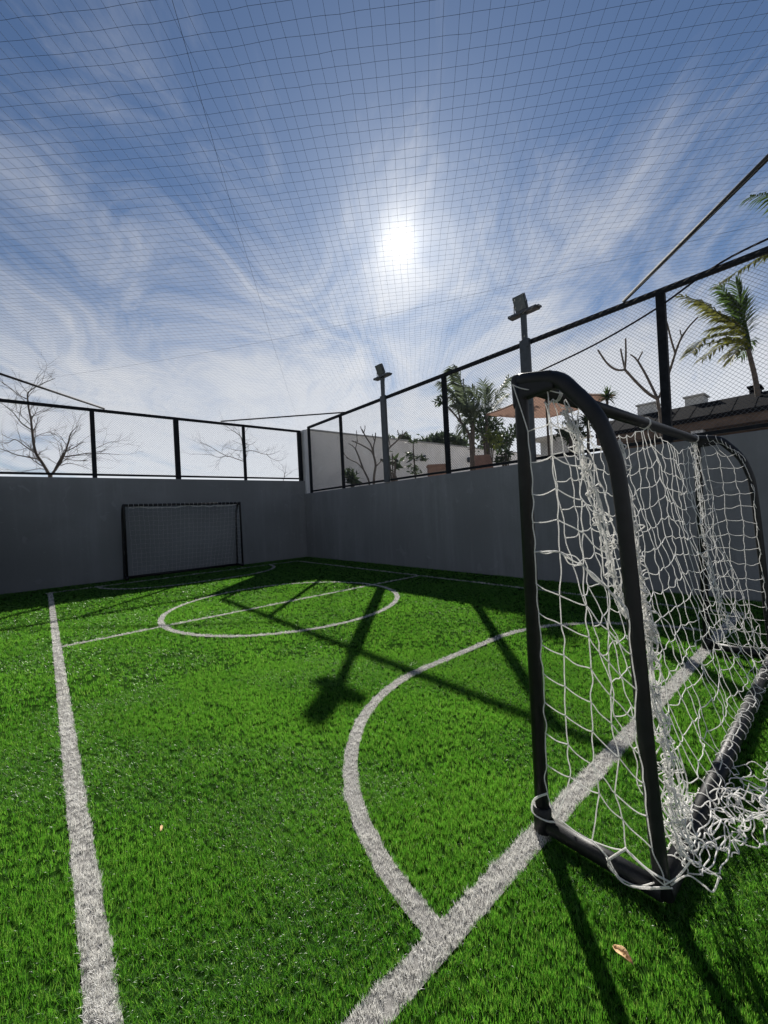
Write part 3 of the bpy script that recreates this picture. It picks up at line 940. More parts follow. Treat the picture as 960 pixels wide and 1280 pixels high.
# ------------------------------------------------------------------ dry leaves on the turf
def leaf(p, L, Wd, rz, tilt, label):
    bm_ = MB(); N_ = 8; rows = []
    q = Matrix.Rotation(rz, 3, 'Z') @ Matrix.Rotation(tilt, 3, 'X')
    for i in range(N_ + 1):
        t = i/N_; wdt = Wd*math.sin(math.pi*min(1, 0.06 + 0.94*t))**0.75*(1.05 - 0.25*t)
        for s in (-1, -0.5, 0, 0.5, 1):
            zz = 0.35*Wd*abs(s)**1.6 + 0.10*L*math.sin(t*3.1) + (0.002*math.sin(9*t + s*4))
            bm_.v.append(tuple(Vector(p) + q @ Vector((L*(t - 0.5), s*wdt/2, zz))))
    for i in range(N_):
        for j in range(4):
            a = i*5 + j; bm_.f.append((a, a+1, a+6, a+5)); bm_.smooth.append(True)
    o = bm_.build('dry_leaf', M['dead_leaf'])
    md = o.modifiers.new('thick', 'SOLIDIFY'); md.thickness = 0.0012
    return tag(o, label, 'leaf', 'dry leaves fallen on the turf')
leaf(tuple(gpt(779, 1196, 0.024)), 0.060, 0.031, R3(-98), R3(6), 'curled tan leaf on the turf in front of the near goal corner')
leaf(tuple(gpt(201, 1036, 0.022)), 0.040, 0.013, R3(75), R3(20), 'tiny pale dry leaf on the turf right of the left sideline')

# ------------------------------------------------------------------ bare trees beyond the back wall
def twigs(mb, p, d, length, r, depth, spread=0.55, flat=0.8, lift=0.03):
    n = 5; P = [Vector(p)]; dd = Vector(d).normalized()
    for i in range(n):
        dd = (dd + Vector((random.gauss(0, .14), random.gauss(0, .14)*flat, random.gauss(0, .12) + lift))).normalized()
        P.append(P[-1] + dd*length/n)
    mb.tube(P, [r*(1 - 0.6*i/n) for i in range(n+1)], 4 if depth < 2 else 5, cap=False)
    if depth <= 0: return
    for k in range(random.choice((2, 3, 3))):
        i = random.randint(2, n)
        ax = Vector((random.gauss(0, 1), random.gauss(0, 1)*flat, random.gauss(0, .6))).normalized()
        nd = (dd + ax*spread*random.uniform(.7, 1.5)).normalized()
        twigs(mb, P[i], nd, length*random.uniform(.5, .78), r*0.55, depth - 1, spread, flat, lift)
def traced_tree(label, plane, base_z, trunk_px, branches, scale, org, seed, twig_len, dep=2, r0=0.06, every=2):
    random.seed(seed)
    def P_(x, y, dy=0): return at_y(org[0] + x/scale, org[1] + y/scale, plane + dy)
    root_ = P_(*trunk_px[0]); base = Vector((root_.x, root_.y, base_z))
    t = thing('bare_tree', base, label, 'tree', 'leafless trees beyond the back wall')
    mb = MB()
    tp = [base] + [P_(x, y) for x, y in trunk_px]
    mb.tube(smooth_path(tp, 4), r0, 8)
    mb.build('trunk', M['bark'], t)
    mb = MB(); mt = MB()
    for bi, (br, ra, rb) in enumerate(branches):
        dy = random.uniform(-0.9, 0.9)
        pts_ = [P_(x, y, dy*k/(len(br)-1)) for k, (x, y) in enumerate(br)]
        sp_ = smooth_path(pts_, 4); n = len(sp_)
        mb.tube(sp_, [ra + (rb-ra)*i/(n-1) for i in range(n)], 6)
        for i in range(3, n, every):
            d = (sp_[i] - sp_[i-1]).normalized()
            sd = Vector((random.gauss(0, 1), random.gauss(0, .8), random.gauss(0.25, .7))).normalized()
            twigs(mt, sp_[i], d*0.7 + sd*0.8, twig_len*random.uniform(.5, 1.1), (ra + (rb-ra)*i/(n-1))*0.42 + 0.0015, dep)
    mb.build('branches', M['bark'], t); stuff(mt.build('twigs', M['bark'], t))
    return t
traced_tree('bare spreading tree with a forked trunk behind the far left fence', 18.0, 1.6, [(465, 1020), (468, 985)], [
    ([(455,985),(400,890),(335,790),(310,690),(295,560),(285,470),(265,370),(255,250),(290,200),(400,140),(510,95)], 0.050, 0.008),
    ([(480,980),(540,900),(590,810),(630,690),(650,610),(710,540)], 0.045, 0.010),
    ([(490,970),(545,860),(600,780),(690,730),(770,680)], 0.030, 0.008),
    ([(600,820),(700,805),(800,790),(960,790),(1100,800)], 0.024, 0.006),
    ([(350,840),(250,820),(150,800),(0,745),(-150,720)], 0.024, 0.006),
    ([(320,780),(230,720),(140,660),(70,690),(-60,680)], 0.022, 0.006),
    ([(290,570),(200,510),(130,420),(50,350),(-20,310)], 0.022, 0.006),
    ([(255,290),(160,240),(90,180),(20,130)], 0.018, 0.005),
    ([(285,470),(330,420),(400,395),(520,400)], 0.014, 0.004),
    ([(430,940),(360,930),(250,950),(150,970)], 0.016, 0.004),
    ([(560,900),(640,880),(730,900),(860,945)], 0.016, 0.004),
    ([(305,650),(380,610),(470,600),(540,690)], 0.012, 0.004),
    ([(590,800),(560,700),(480,640)], 0.012, 0.004),
    ([(850,760),(930,720),(1030,680),(1120,700)], 0.012, 0.004),
    ], 7.385, (0, 460), 11, 0.75, 2, 0.065)
traced_tree('bare tree with upswept branches behind the fence above the far goal', 20.0, 1.6, [(408, 670), (404, 620)], [
    ([(404,620),(400,540),(385,440),(372,350),(350,320),(290,280),(250,250)], 0.040, 0.008),
    ([(400,525),(330,500),(265,480),(200,490),(130,470),(0,465)], 0.022, 0.005),
    ([(270,485),(210,455),(120,400),(60,375)], 0.018, 0.005),
    ([(390,450),(450,440),(540,465),(600,465),(660,440)], 0.020, 0.005),
    ([(560,470),(600,500),(660,515),(710,485)], 0.014, 0.004),
    ([(385,400),(330,375),(300,360)], 0.012, 0.004),
    ([(390,380),(440,395),(500,350)], 0.014, 0.004),
    ([(385,440),(320,435),(240,410)], 0.012, 0.004),
    ([(378,350),(400,300),(430,260)], 0.012, 0.004),
    ], 6.0, (240, 490), 5, 0.62, 2, 0.05)
traced_tree('small twiggy bare sapling just left of the fence corner post', 16.5, 1.6, [(685, 690), (688, 650)], [
    ([(688,650),(700,600),(705,550)], 0.012, 0.004), ([(690,640),(730,610),(790,570)], 0.010, 0.003), ([(688,650),(690,600),(650,575)], 0.009, 0.003)],
    6.0, (240, 490), 9, 0.30, 1, 0.015)
random.seed(21)

# ------------------------------------------------------------------ leaves, palms and shrubs of the garden
def leaf_cloud(mb, c, rad, n, size, squash=1.0, hollow=0.35):
    for i in range(n):
        d = Vector((random.gauss(0,1), random.gauss(0,1), random.gauss(0,1))).normalized()
        rr = (hollow + (1 - hollow)*random.random()**0.6)
        lump = 1 + 0.25*math.sin(d.x*5 + c[0]) + 0.2*math.sin(d.z*7 + d.y*4 + c[2])
        p = Vector(c) + Vector((d.x*rad[0], d.y*rad[1], d.z*rad[2]))*rr*lump
        a = (d + Vector((random.gauss(0,.7), random.gauss(0,.7), random.gauss(0,.7)))).normalized()
        b = a.cross(Vector((random.gauss(0,1), random.gauss(0,1), random.gauss(0,1)))).normalized()
        s = size*random.uniform(.6, 1.3)
        mb.poly([p - a*s, p + b*s*0.32, p + a*s, p - b*s*0.32])
def frond(path, leaf_len, n, m, parent, droop=0.5, blow=Vector((0,0,0)), r=0.012, up=0.25, name='frond', spread=1.0, lw=0.055):
    """a palm leaf: rachis with two rows of narrow leaflets that taper and hang"""
    sp_ = smooth_path(path, 8); k = len(sp_)
    mb = MB(); mb.tube(sp_, [r*(1 - 0.8*i/(k-1)) for i in range(k)], 5)
    for i in range(n):
        t = 0.10 + 0.90*i/(n-1); f = t*(k-1); i0 = min(int(f), k-2)
        p = sp_[i0].lerp(sp_[i0+1], f - i0); d = (sp_[i0+1] - sp_[i0]).normalized()
        side = d.cross(Vector((0,0,1)))
        side = side.normalized() if side.length > 0.05 else Vector((1,0,0))
        ln = leaf_len*(0.55 + 0.65*math.sin(math.pi*min(1, 0.12 + 0.80*t)))*random.uniform(.85, 1.1)
        for s in (-1, 1):
            dr = (side*s*spread + d*0.85 + Vector((0,0,up)) + blow + Vector((random.gauss(0,.12), random.gauss(0,.12), random.gauss(0,.10)))).normalized()
            q0 = p; q1 = p + dr*ln*0.5; dr2 = (dr + Vector((0,0,-droop)) + blow*0.6).normalized()
            q2 = q1 + dr2*ln*0.5
            wv = d.cross(dr).cross(dr).normalized()*ln*lw
            b = len(mb.v); mb.v += [tuple(q0 - wv*0.5), tuple(q0 + wv*0.5), tuple(q1 + wv), tuple(q1 - wv), tuple(q2)]
            mb.f += [(b, b+1, b+2, b+3), (b+3, b+2, b+4)]; mb.smooth += [False, False]
    return mb.build(name, m, parent)
GZ = 2.0
def trunk_tube(parent, pts_, ra, rb, m, name='trunk', n=10):
    sp_ = smooth_path(pts_, 6); k = len(sp_)
    return MB().tube(sp_, [ra + (rb-ra)*i/(k-1) + (0.06*ra if i % 2 else 0) for i in range(k)], n).build(name, m, parent)

# wind blown palm at the right
D = 10.0
def q6(x, y, d=D): return at_depth(820 + x/3.76, 220 + y/3.76, d)
pb = q6(492, 1165); pb.z = GZ
t = thing('palm_tree', pb, 'slim wind blown palm with ragged fronds beside the dark roof', 'palm', 'palms in the neighbouring garden')
trunk_tube(t, [pb, q6(485, 1090), q6(468, 960), q6(447, 870), q6(432, 810)], 0.062, 0.045, M['bark_pale'])
trunk_tube(t, [q6(432, 815), q6(428, 770), q6(420, 720), q6(410, 680)], 0.075, 0.035, M['palm'], 'crown_shaft')
LB = (q6(0, 0) - q6(100, 0)).normalized()      # towards the left of the picture: the wind
frond([q6(424,740), q6(370,690,9.8), q6(310,660,9.7), q6(230,600,9.6), q6(125,565,9.5)], 0.40, 38, M['palm_mid'], t, 0.9, LB*0.5, up=-0.15, spread=0.6)
frond([q6(418,720), q6(405,640,10.2), q6(392,570,10.3), q6(375,500,10.4)], 0.36, 30, M['palm'], t, 0.35, LB*0.45, up=0.25, spread=0.8)
frond([q6(415,720), q6(380,640,9.9), q6(340,570,9.8), q6(298,515,9.7)], 0.34, 28, M['palm'], t, 0.7, LB*0.3, up=-0.1, spread=0.6)
frond([q6(428,770), q6(370,740,9.7), q6(290,750,9.5), q6(215,775,9.4), q6(168,830,9.3)], 0.46, 36, M['palm_gold'], t, 0.7, LB*0.25, up=0.0, spread=0.9)
frond([q6(428,780), q6(370,770,9.9), q6(300,800,9.8), q6(220,860,9.7)], 0.40, 30, M['palm_gold'], t, 0.8, LB*0.3, up=-0.1, spread=0.9)
frond([q6(430,790), q6(395,790,10.1), q6(350,820,10.2), q6(320,855,10.2)], 0.30, 24, M['palm_gold'], t, 0.8, LB*0.3, up=-0.1)
frond([q6(422,730), q6(360,670,10.2), q6(290,640,10.4), q6(210,590,10.5)], 0.34, 30, M['palm_mid'], t, 0.9, LB*0.4, up=-0.25, spread=0.5)
frond([q6(426,765), q6(380,715,10.1), q6(320,705,10.2), q6(255,720,10.3)], 0.34, 28, M['palm_gold'], t, 0.9, LB*0.4, up=-0.2, spread=0.7)
frond([q6(418,730), q6(400,650,9.7), q6(370,600,9.6), q6(330,560,9.5)], 0.34, 28, M['palm'], t, 0.6, LB*0.4, up=0.0, spread=0.6)
frond([q6(428,790), q6(380,785,9.6), q6(310,770,9.4), q6(200,800,9.2)], 0.42, 34, M['palm_gold'], t, 0.8, LB*0.3, up=-0.05, spread=0.9)
frond([q6(428,790), q6(400,800,9.7), q6(370,830,9.6), q6(350,870,9.6)], 0.30, 24, M['palm_gold'], t, 0.8, LB*0.3, up=-0.1)
frond([q6(428,760), q6(425,690,10.3), q6(415,620,10.6), q6(400,560,10.8)], 0.34, 26, M['palm'], t, 0.4, LB*0.4, up=0.1)
frond([q6(428,790), q6(436,770,10.4), q6(425,800,10.8), q6(400,850,11.0)], 0.30, 22, M['palm'], t, 0.8, LB*0.4, up=-0.1)

# palm whose crown stands outside the picture, two fronds reach in
pb = at_depth(1030, 560, 8.6); pb.z = GZ
t = thing('palm_tree', pb, 'palm mostly outside the right edge, only its frond tips showing', 'palm', 'palms in the neighbouring garden')
trunk_tube(t, [pb, at_depth(1030, 480, 8.6), at_depth(1022, 390, 8.6), at_depth(1016, 320, 8.6)], 0.08, 0.06, M['bark_pale'])
cc_ = at_depth(1016, 318, 8.6)
frond([cc_, at_depth(985, 308, 8.4), at_depth(950, 322, 8.3), at_depth(902, 352, 8.2)], 0.46, 44, M['palm_gold'], t, 0.9, LB*0.45, up=-0.35)
frond([cc_, at_depth(1005, 260, 8.6), at_depth(975, 243, 8.6), at_depth(938, 246, 8.5)], 0.42, 36, M['palm'], t, 0.9, LB*0.35, up=-0.35)
for dx, dy, dd in ((1050, 250, 8.9), (1080, 290, 8.3), (1090, 340, 9.0), (1040, 360, 8.2)):
    frond([cc_, cc_.lerp(at_depth(dx, dy, dd), .5) + Vector((0,0,.25)), at_depth(dx, dy, dd)], 0.34, 26, M['palm'], t, 0.6, LB*0.3)

# clump palms at the middle, before the house wall
D = 14.0
def q4(x, y, d=D): return at_depth(540 + x/6.857, 450 + y/6.857, d)
def palm_clump(label, base, trunks, fronds, mats):
    b = q4(*base); b.z = GZ
    t = thing('palm_tree', b, label, 'palm', 'palms in the neighbouring garden')
    for pts_, ra, rb in trunks:
        P = [q4(*p) for p in pts_]; P[0].z = GZ
        trunk_tube(t, P, ra, rb, M['bark_pale'], n=8)
    for (pts_, ll, n, dr, bl, up, sp_) in fronds:
        frond([q4(*p) for p in pts_], ll, int(n*1.2), mats, t, dr, LB*bl, 0.016, up, spread=sp_, lw=0.036)
    return t
palm_clump('big grey green palm with tall drooping fronds next to the slim fence post', (355, 900),
    [([(355,930),(350,800),(348,640),(345,520)], 0.085, 0.06)],
    [([(345,540),(310,400,13.9),(270,260,13.8),(235,150,13.7),(205,85,13.6)], 0.72, 42, 1.0, 0.35, -0.2, 0.6),
     ([(345,540),(280,420,14.1),(220,320,14.2),(150,235,14.3),(95,195,14.4)], 0.60, 38, 1.1, 0.3, -0.2, 0.6),
     ([(340,560),(290,430,13.7),(240,390,13.5),(190,380,13.3)], 0.55, 30, 1.2, 0.2, -0.2, 0.7),
     ([(345,560),(330,430,14.3),(310,320,14.6),(280,230,14.8)], 0.60, 34, 1.0, 0.2, -0.1, 0.7),
     ([(345,560),(360,480,13.8),(350,420,13.6),(320,400,13.4)], 0.50, 26, 1.0, 0.2, -0.1, 0.8),
     ([(350,560),(300,520,13.8),(270,540,13.6),(260,620,13.5)], 0.45, 26, 1.0, 0.2, -0.2, 0.7)], M['palm_grey'])
palm_clump('palm with fan of upright fronds just left of the terracotta parasol', (470, 800),
    [([(470,840),(470,700),(468,560),(465,470)], 0.07, 0.05)],
    [([(465,480),(460,380,14.4),(450,290,14.5),(440,190,14.6)], 0.42, 30, 0.4, 0.1, 0.2, 0.8),
     ([(465,480),(420,400,14.3),(380,320,14.2),(340,240,14.1)], 0.45, 30, 0.6, 0.1, 0.1, 0.8),
     ([(465,480),(485,380,14.5),(490,300,14.7),(485,230,14.8)], 0.42, 28, 0.4, 0.1, 0.2, 0.8),
     ([(465,480),(520,380,14.1),(570,290,14.0),(620,210,13.9),(655,160,13.8)], 0.48, 36, 0.8, 0.1, -0.1, 0.8),
     ([(465,490),(530,420,14.3),(600,330,14.5),(660,290,14.6)], 0.46, 32, 0.9, 0.1, -0.1, 0.8),
     ([(465,490),(400,430,14.1),(370,400,14.0),(340,410,13.9)], 0.40, 24, 0.9, 0.1, -0.1, 0.8)], M['palm_grey'])
b = q4(320, 800, 13.6); b.z = GZ
t = thing('bare_shrub', b, 'leaning bare stem with a small leaf tuft left of the big palm', 'shrub')
trunk_tube(t, [b, q4(325,680,13.6), q4(235,520,13.6), q4(160,430,13.6), q4(105,365,13.6)], 0.045, 0.02, M['bark_pale'], 'stem', 6)
trunk_tube(t, [q4(250,545,13.6), q4(220,430,13.7), q4(180,350,13.8), q4(130,315,13.8)], 0.03, 0.015, M['bark_pale'], 'stem', 6)
mb = MB(); leaf_cloud(mb, q4(80, 350, 13.6), (0.22, 0.22, 0.16), 60, 0.10); mb.build('leaves', M['leaf'], t)

def shrub(label, px, d, rad, n, size, m, lobes=4, stems=True, grp='leafy shrubs in the neighbouring garden', basez=GZ, name='leafy_shrub'):
    c = at_depth(px[0], px[1], d); b = Vector((c.x, c.y, basez))
    t = thing(name, b, label, 'shrub', grp)
    mb = MB()
    for k in range(lobes):
        o_ = Vector((random.uniform(-.6,.6)*rad, random.uniform(-.6,.6)*rad, random.uniform(-.45,.55)*rad))
        leaf_cloud(mb, c + o_, (rad*.62, rad*.62, rad*.55), n//lobes, size)
    mb.build('foliage', m, t)
    if stems:
        ms_ = MB()
        for k in range(4):
            e = c + Vector((random.uniform(-.5,.5)*rad, random.uniform(-.5,.5)*rad, random.uniform(-.2,.5)*rad))
            ms_.tube(smooth_path([b + Vector((random.uniform(-.06,.06), random.uniform(-.06,.06), 0)), b.lerp(e, .5), e], 4), [0.03]*5 + [0.025]*3 + [0.012], 5)
        ms_.build('stems', M['bark'], t)
    return t
shrub('dense dark green rounded shrub under the two middle palms', (608, 545), 14.6, 0.85, 900, 0.11, M['leaf'], 6)
shrub('dark leafy shrub spilling right under the terracotta parasol', (630, 550), 15.4, 0.55, 420, 0.11, M['leaf'], 4)
shrub('bright yellow green leafed young shrub in front of the house wall', (609, 553), 13.4, 0.42, 170, 0.10, M['leaf_light'], 3)
shrub('small grey green shrub low behind the wall near the brown lounger', (631, 571), 12.8, 0.28, 150, 0.09, M['leaf'], 3)
shrub('broad leafed dark plant at the foot of the farther floodlight mast', (490, 574), 14.3, 0.48, 40, 0.17, M['leaf'], 3)
shrub('low dark tufted plant near the fence post closest to the corner', (439, 600), 13.4, 0.36, 120, 0.15, M['leaf'], 3)
shrub('dark green bush glimpsed between the near goal post and its stay', (716, 545), 9.6, 0.34, 200, 0.10, M['leaf'], 3)
# slender plant with tiered leaf rosettes before the house wall
D = 15.0
def q3(x, y, d=D): return at_depth(380 + x/5.333, 510 + y/5.333, d)
b = q3(745, 470); b.z = GZ
t = thing('tiered_plant', b, 'slender plant with tiered tufts of leaves before the house wall', 'plant')
trunk_tube(t, [b, q3(740,420), q3(730,300), q3(728,240)], 0.035, 0.018, M['bark'], 'stem', 6)
mb = MB()
for (x, y, r_) in ((728,225,.22),(700,305,.16),(735,330,.18),(770,325,.16),(715,390,.2),(760,410,.18),(740,430,.2),(795,340,.10)):
    leaf_cloud(mb, q3(x, y), (r_*1.3, r_, r_*0.5), 20, 0.10)
    mb.tube([q3(733, y + 12), q3(x, y)], 0.012, 4)
mb.build('leaves', M['leaf'], t)

# frangipani: thick bare forking stems
def frangipani(label, base, stems, f, grp='bare frangipani trees in the neighbouring garden'):
    b = f(*base); b.z = GZ
    t = thing('frangipani_tree', b, label, 'tree', grp)
    for i, (pts_, ra, rb) in enumerate(stems):
        P = [f(*p) for p in pts_]
        if i == 0: P = [b] + P
        sp_ = smooth_path(P, 5); k = len(sp_)
        mb = MB().tube(sp_, [ra + (rb-ra)*j/(k-1) for j in range(k)], 7)
        if i: mb.knot(sp_[-1], rb*1.25)
        mb.build('trunk' if i == 0 else 'branch', M['bark_pale'], t)
    return t
def q5(x, y, d=10.5): return at_depth(660 + x/5.05, 380 + y/5.05, d)
frangipani('bare frangipani with long forked stems left of the tall fence post at right', (845, 760),
    [([(840,720),(825,650),(818,600)], 0.055, 0.04),
     ([(818,600),(760,565,10.4),(690,500,10.3),(612,415,10.2)], 0.040, 0.030),
     ([(612,415,10.2),(560,415,10.1),(500,375,10.0),(442,292,9.9)], 0.028, 0.020),
     ([(612,415,10.2),(598,350,10.3),(585,285,10.3)], 0.024, 0.020),
     ([(612,415,10.2),(618,320,10.1),(616,220,10.1)], 0.026, 0.020),
     ([(818,600),(790,540,10.7),(740,440,10.9),(693,360,11.0)], 0.036, 0.026),
     ([(693,360,11.0),(670,335,11.0),(648,320,11.0)], 0.022, 0.018),
     ([(693,360,11.0),(708,330,11.0),(722,302,11.1)], 0.022, 0.018),
     ([(818,600),(840,560,10.4),(850,500,10.3)], 0.034, 0.026)], q5)
frangipani('bare frangipani with one long stem crossing right of the tall fence post', (875, 780),
    [([(880,560),(883,455)], 0.05, 0.036),
     ([(883,455),(905,390),(930,310)], 0.034, 0.028),
     ([(930,310),(905,230),(878,120)], 0.026, 0.020),
     ([(930,310),(960,230),(1010,150),(1070,85)], 0.028, 0.020),
     ([(945,275),(965,215),(985,180)], 0.020, 0.016),
     ([(975,200),(965,190),(960,165)], 0.016, 0.014)], q5)
def q7(x, y, d=13.5): return at_depth(440 + x/7.11, 440 + y/7.11, d)
frangipani('bare many stemmed frangipani seen left of the farther floodlight mast', (190, 1160),
    [([(195,1120),(210,1010),(195,930)], 0.045, 0.035),
     ([(195,930),(170,880),(110,840),(50,810),(0,790)], 0.030, 0.018),
     ([(195,930),(170,830),(120,750),(90,690)], 0.028, 0.018),
     ([(195,920),(190,850),(205,780),(210,720)], 0.026, 0.018),
     ([(100,720),(85,690),(75,660)], 0.016, 0.012), ([(105,720),(115,680),(115,655)], 0.016, 0.012),
     ([(50,800),(45,770),(40,700)], 0.016, 0.012), ([(210,1020),(250,980),(280,950)], 0.02, 0.014),
     ([(200,790),(185,750),(180,730)], 0.014, 0.012)], q7)
frangipani('bare thin stemmed frangipani curving right beside the slim post near the corner', (155, 1165),
    [([(150,1150),(100,1040),(60,930),(30,860)], 0.035, 0.024),
     ([(95,1040),(50,990),(0,965),(-50,940)], 0.022, 0.014), ([(30,860),(0,830),(-30,815)], 0.016, 0.012),
     ([(30,860),(40,820),(35,790)], 0.016, 0.012), ([(-20,955),(-60,920),(-75,890)], 0.014, 0.010)], q7)
frangipani('bare forked frangipani seen right of the farther floodlight mast', (410, 1120),
    [([(390,1110),(330,1060),(300,960)], 0.035, 0.028),
     ([(300,960),(320,880),(340,845),(400,790),(450,740)], 0.028, 0.020),
     ([(450,740),(485,705)], 0.02, 0.015), ([(425,765),(410,720),(405,695)], 0.018, 0.014),
     ([(440,750),(450,720),(448,700)], 0.016, 0.012), ([(340,845),(330,790),(325,760)], 0.018, 0.014)], q7)

# far trees over the house wall
def far_tree(label, px, d, rad, n, size):
    c = at_depth(px[0], px[1], d); b = Vector((c.x, c.y, 0.0))
    t = thing('leafy_tree', b, label, 'tree', 'distant trees over the house wall')
    mb = MB()
    for k in range(7):
        o_ = Vector((random.uniform(-1,1)*rad, random.uniform(-.6,.6)*rad, random.uniform(-.3,.25)*rad))
        leaf_cloud(mb, c + o_, (rad*.5, rad*.5, rad*.38), n//7, size)
    mb.build('crown', M['leaf_far'], t)
    MB().tube([b, c], [0.25, 0.12], 7).build('trunk', M['bark'], t)
far_tree('distant grey green tree top over the house wall left of the slim post', (537, 551), 30, 1.35, 800, 0.24)
far_tree('distant darker tree top over the house wall right of the slim post', (572, 552), 31, 0.95, 520, 0.24)
far_tree('distant low tree top over the house wall behind the farther mast', (498, 550), 32, 0.8, 320, 0.22)

# spiky dracaena heads behind the near goal corner
def spiky(label, px, d, ln, n, stem_to):
    c = at_depth(px[0], px[1], d); b = at_depth(stem_to[0], stem_to[1], d); b.z = GZ
    t = thing('spiky_plant', b, label, 'plant', 'spiky leaved plants behind the near goal corner')
    trunk_tube(t, [b, b.lerp(c, .5) + Vector((0.03, 0, 0)), c], 0.04, 0.025, M['bark'], 'stem', 6)
    mb = MB()
    for i in range(n):
        dr = Vector((random.gauss(0,1), random.gauss(0,1), random.uniform(-.4, 1.3))).normalized()
        sd = dr.cross(Vector((0,0,1))).normalized()*0.018
        m_ = c + dr*ln*.55; e = m_ + (dr + Vector((0,0,-.5))).normalized()*ln*.45
        k = len(mb.v); mb.v += [tuple(c - sd), tuple(c + sd), tuple(m_ + sd), tuple(m_ - sd), tuple(e)]
        mb.f += [(k, k+1, k+2, k+3), (k+3, k+2, k+4)]; mb.smooth += [False]*2
    mb.build('leaves', M['palm'], t)
spiky('spiky leaved plant head rising above the near crossbar', (759, 497), 9.8, 0.32, 60, (757, 560))
spiky('spiky leaved plant between the near goal post and its stay', (735, 530), 9.3, 0.42, 70, (733, 570))
spiky('drooping spiky plant low beside the parasol pole', (712, 553), 10.2, 0.36, 50, (712, 575))

# terracotta parasol
c = at_depth(683, 505, 10.7)
t = thing('parasol', (c.x, c.y, GZ), 'terracotta garden parasol standing behind the near goal corner', 'parasol')
zr = c.z - 0.02; za = zr + 0.50
right_ = Vector((0.759, -0.649, 0)); fwd_ = Vector((0.650, 0.760, 0))
dv = [right_*-1.45 + fwd_*0.70, right_*-0.70 + fwd_*-1.45, right_*1.45 + fwd_*-0.70, right_*0.70 + fwd_*1.45]
A = Vector((c.x, c.y, za))
for k in range(4):
    P0 = Vector((c.x, c.y, zr)) + dv[k]; P1 = Vector((c.x, c.y, zr)) + dv[(k+1) % 4]
    mb = MB(); nn_ = 6
    grid = []
    for i in range(nn_ + 1):
        t_ = i/nn_
        grid.append([A.lerp(P0.lerp(P1, j/nn_), t_) + Vector((0, 0, -0.10*math.sin(math.pi*t_)*0.6 - 0.05*math.sin(math.pi*j/nn_)*t_)) for j in range(nn_ + 1)])
    for i in range(nn_):
        for j in range(nn_):
            mb.poly([grid[i][j], grid[i+1][j], grid[i+1][j+1], grid[i][j+1]], True)
    for j in range(nn_):
        d_ = Vector((0, 0, -0.035)); mb.poly([grid[nn_][j], grid[nn_][j] + d_, grid[nn_][j+1] + d_, grid[nn_][j+1]])
    mb.build('canopy_panel', M['canvas'], t)
    MB().tube([A - Vector((0,0,.05)), P0.lerp(A, .5) - Vector((0,0,.10)), P0 - Vector((0,0,.03))], 0.012, 5).build('rib', M['bark'], t)
MB().tube([(c.x, c.y, GZ), (c.x, c.y, za + 0.08)], 0.03, 8).build('pole', M['bark'], t)
MB().tube([(c.x, c.y, GZ), (c.x, c.y, GZ + 0.12)], [0.3, 0.26], 12).build('base', M['concrete'], t)

# planter boxes and lounger behind the wall
def gbox(name, px0, px1, d, depth, m, label, cat, zlo=GZ):
    a = at_depth(px0[0], px0[1], d); b = at_depth(px1[0], px1[1], d)
    top = (a.z + b.z)/2
    t = thing(name, ((a.x+b.x)/2, (a.y+b.y)/2, zlo), label, cat)
    e = Vector((b.x-a.x, b.y-a.y, 0)); L = e.length; e.normalize(); n = Vector((-e.y, e.x, 0))
    if n.dot(Vector((.65,.76,0))) < 0: n = -n
    mb = MB()
    q = [a, a + e*L, a + e*L + n*depth, a + n*depth]
    mb.v = [(p.x, p.y, zlo) for p in q] + [(p.x, p.y, top) for p in q]
    for f_ in [(0,3,2,1),(4,5,6,7),(0,1,5,4),(1,2,6,5),(2,3,7,6),(3,0,4,7)]: mb.f.append(f_); mb.smooth.append(False)
    return t, mb, (q, top, e, n, L)
t, mb, (q, top, e, n, L) = gbox('planter_box', (536, 583), (557, 582), 13.0, 0.5, M['terracotta'], 'terracotta planter box left of the slim fence post', 'planter')
mb.build('body', M['terracotta'], t, bevel=0.01)
mr = MB(); o_ = Vector((0,0,0))
qq = [q[0] - e*.03 - n*.03, q[1] + e*.03 - n*.03, q[2] + e*.03 + n*.03, q[3] - e*.03 + n*.03]
mr.v = [(p.x, p.y, top + .003) for p in qq] + [(p.x, p.y, top + .06) for p in qq]
for f_ in [(0,3,2,1),(4,5,6,7),(0,1,5,4),(1,2,6,5),(2,3,7,6),(3,0,4,7)]: mr.f.append(f_); mr.smooth.append(False)
mr.build('rim', M['terracotta'], t)
# lounger with a raised brown back
a = at_depth(596, 583, 12.0); b = at_depth(620, 580, 12.0)
e = Vector((b.x-a.x, b.y-a.y, 0)); L = e.length; e.normalize(); n = Vector((-e.y, e.x, 0))
t = thing('garden_lounger', ((a.x+b.x)/2, (a.y+b.y)/2, GZ), 'brown garden lounger with raised back beneath the middle palms', 'lounger')
za_ = at_depth(605, 567, 12.0).z
mb = MB(); A = Vector((a.x, a.y, GZ+.32)); B = Vector((b.x, b.y, GZ+.32))
T0 = A + Vector((0,0,za_ - GZ - .32)) + n*.25 ; T1 = B + Vector((0,0,za_ - GZ - .32)) + n*.25 - e*.1
mb.v = [tuple(p) for p in (A, B, T1, T0)] + [tuple(p + n*.06) for p in (A, B, T1, T0)]
for f_ in [(0,1,2,3),(7,6,5,4),(0,4,5,1),(1,5,6,2),(2,6,7,3),(3,7,4,0)]: mb.f.append(f_); mb.smooth.append(False)
mb.build('backrest', M['terracotta'], t, bevel=0.01)
mb = MB(); s0 = A - n*1.1; s1 = B - n*1.1
mb.v = [tuple(p + Vector((0,0,z_))) for z_ in (-.08, -.003) for p in (A, B, s1, s0)]
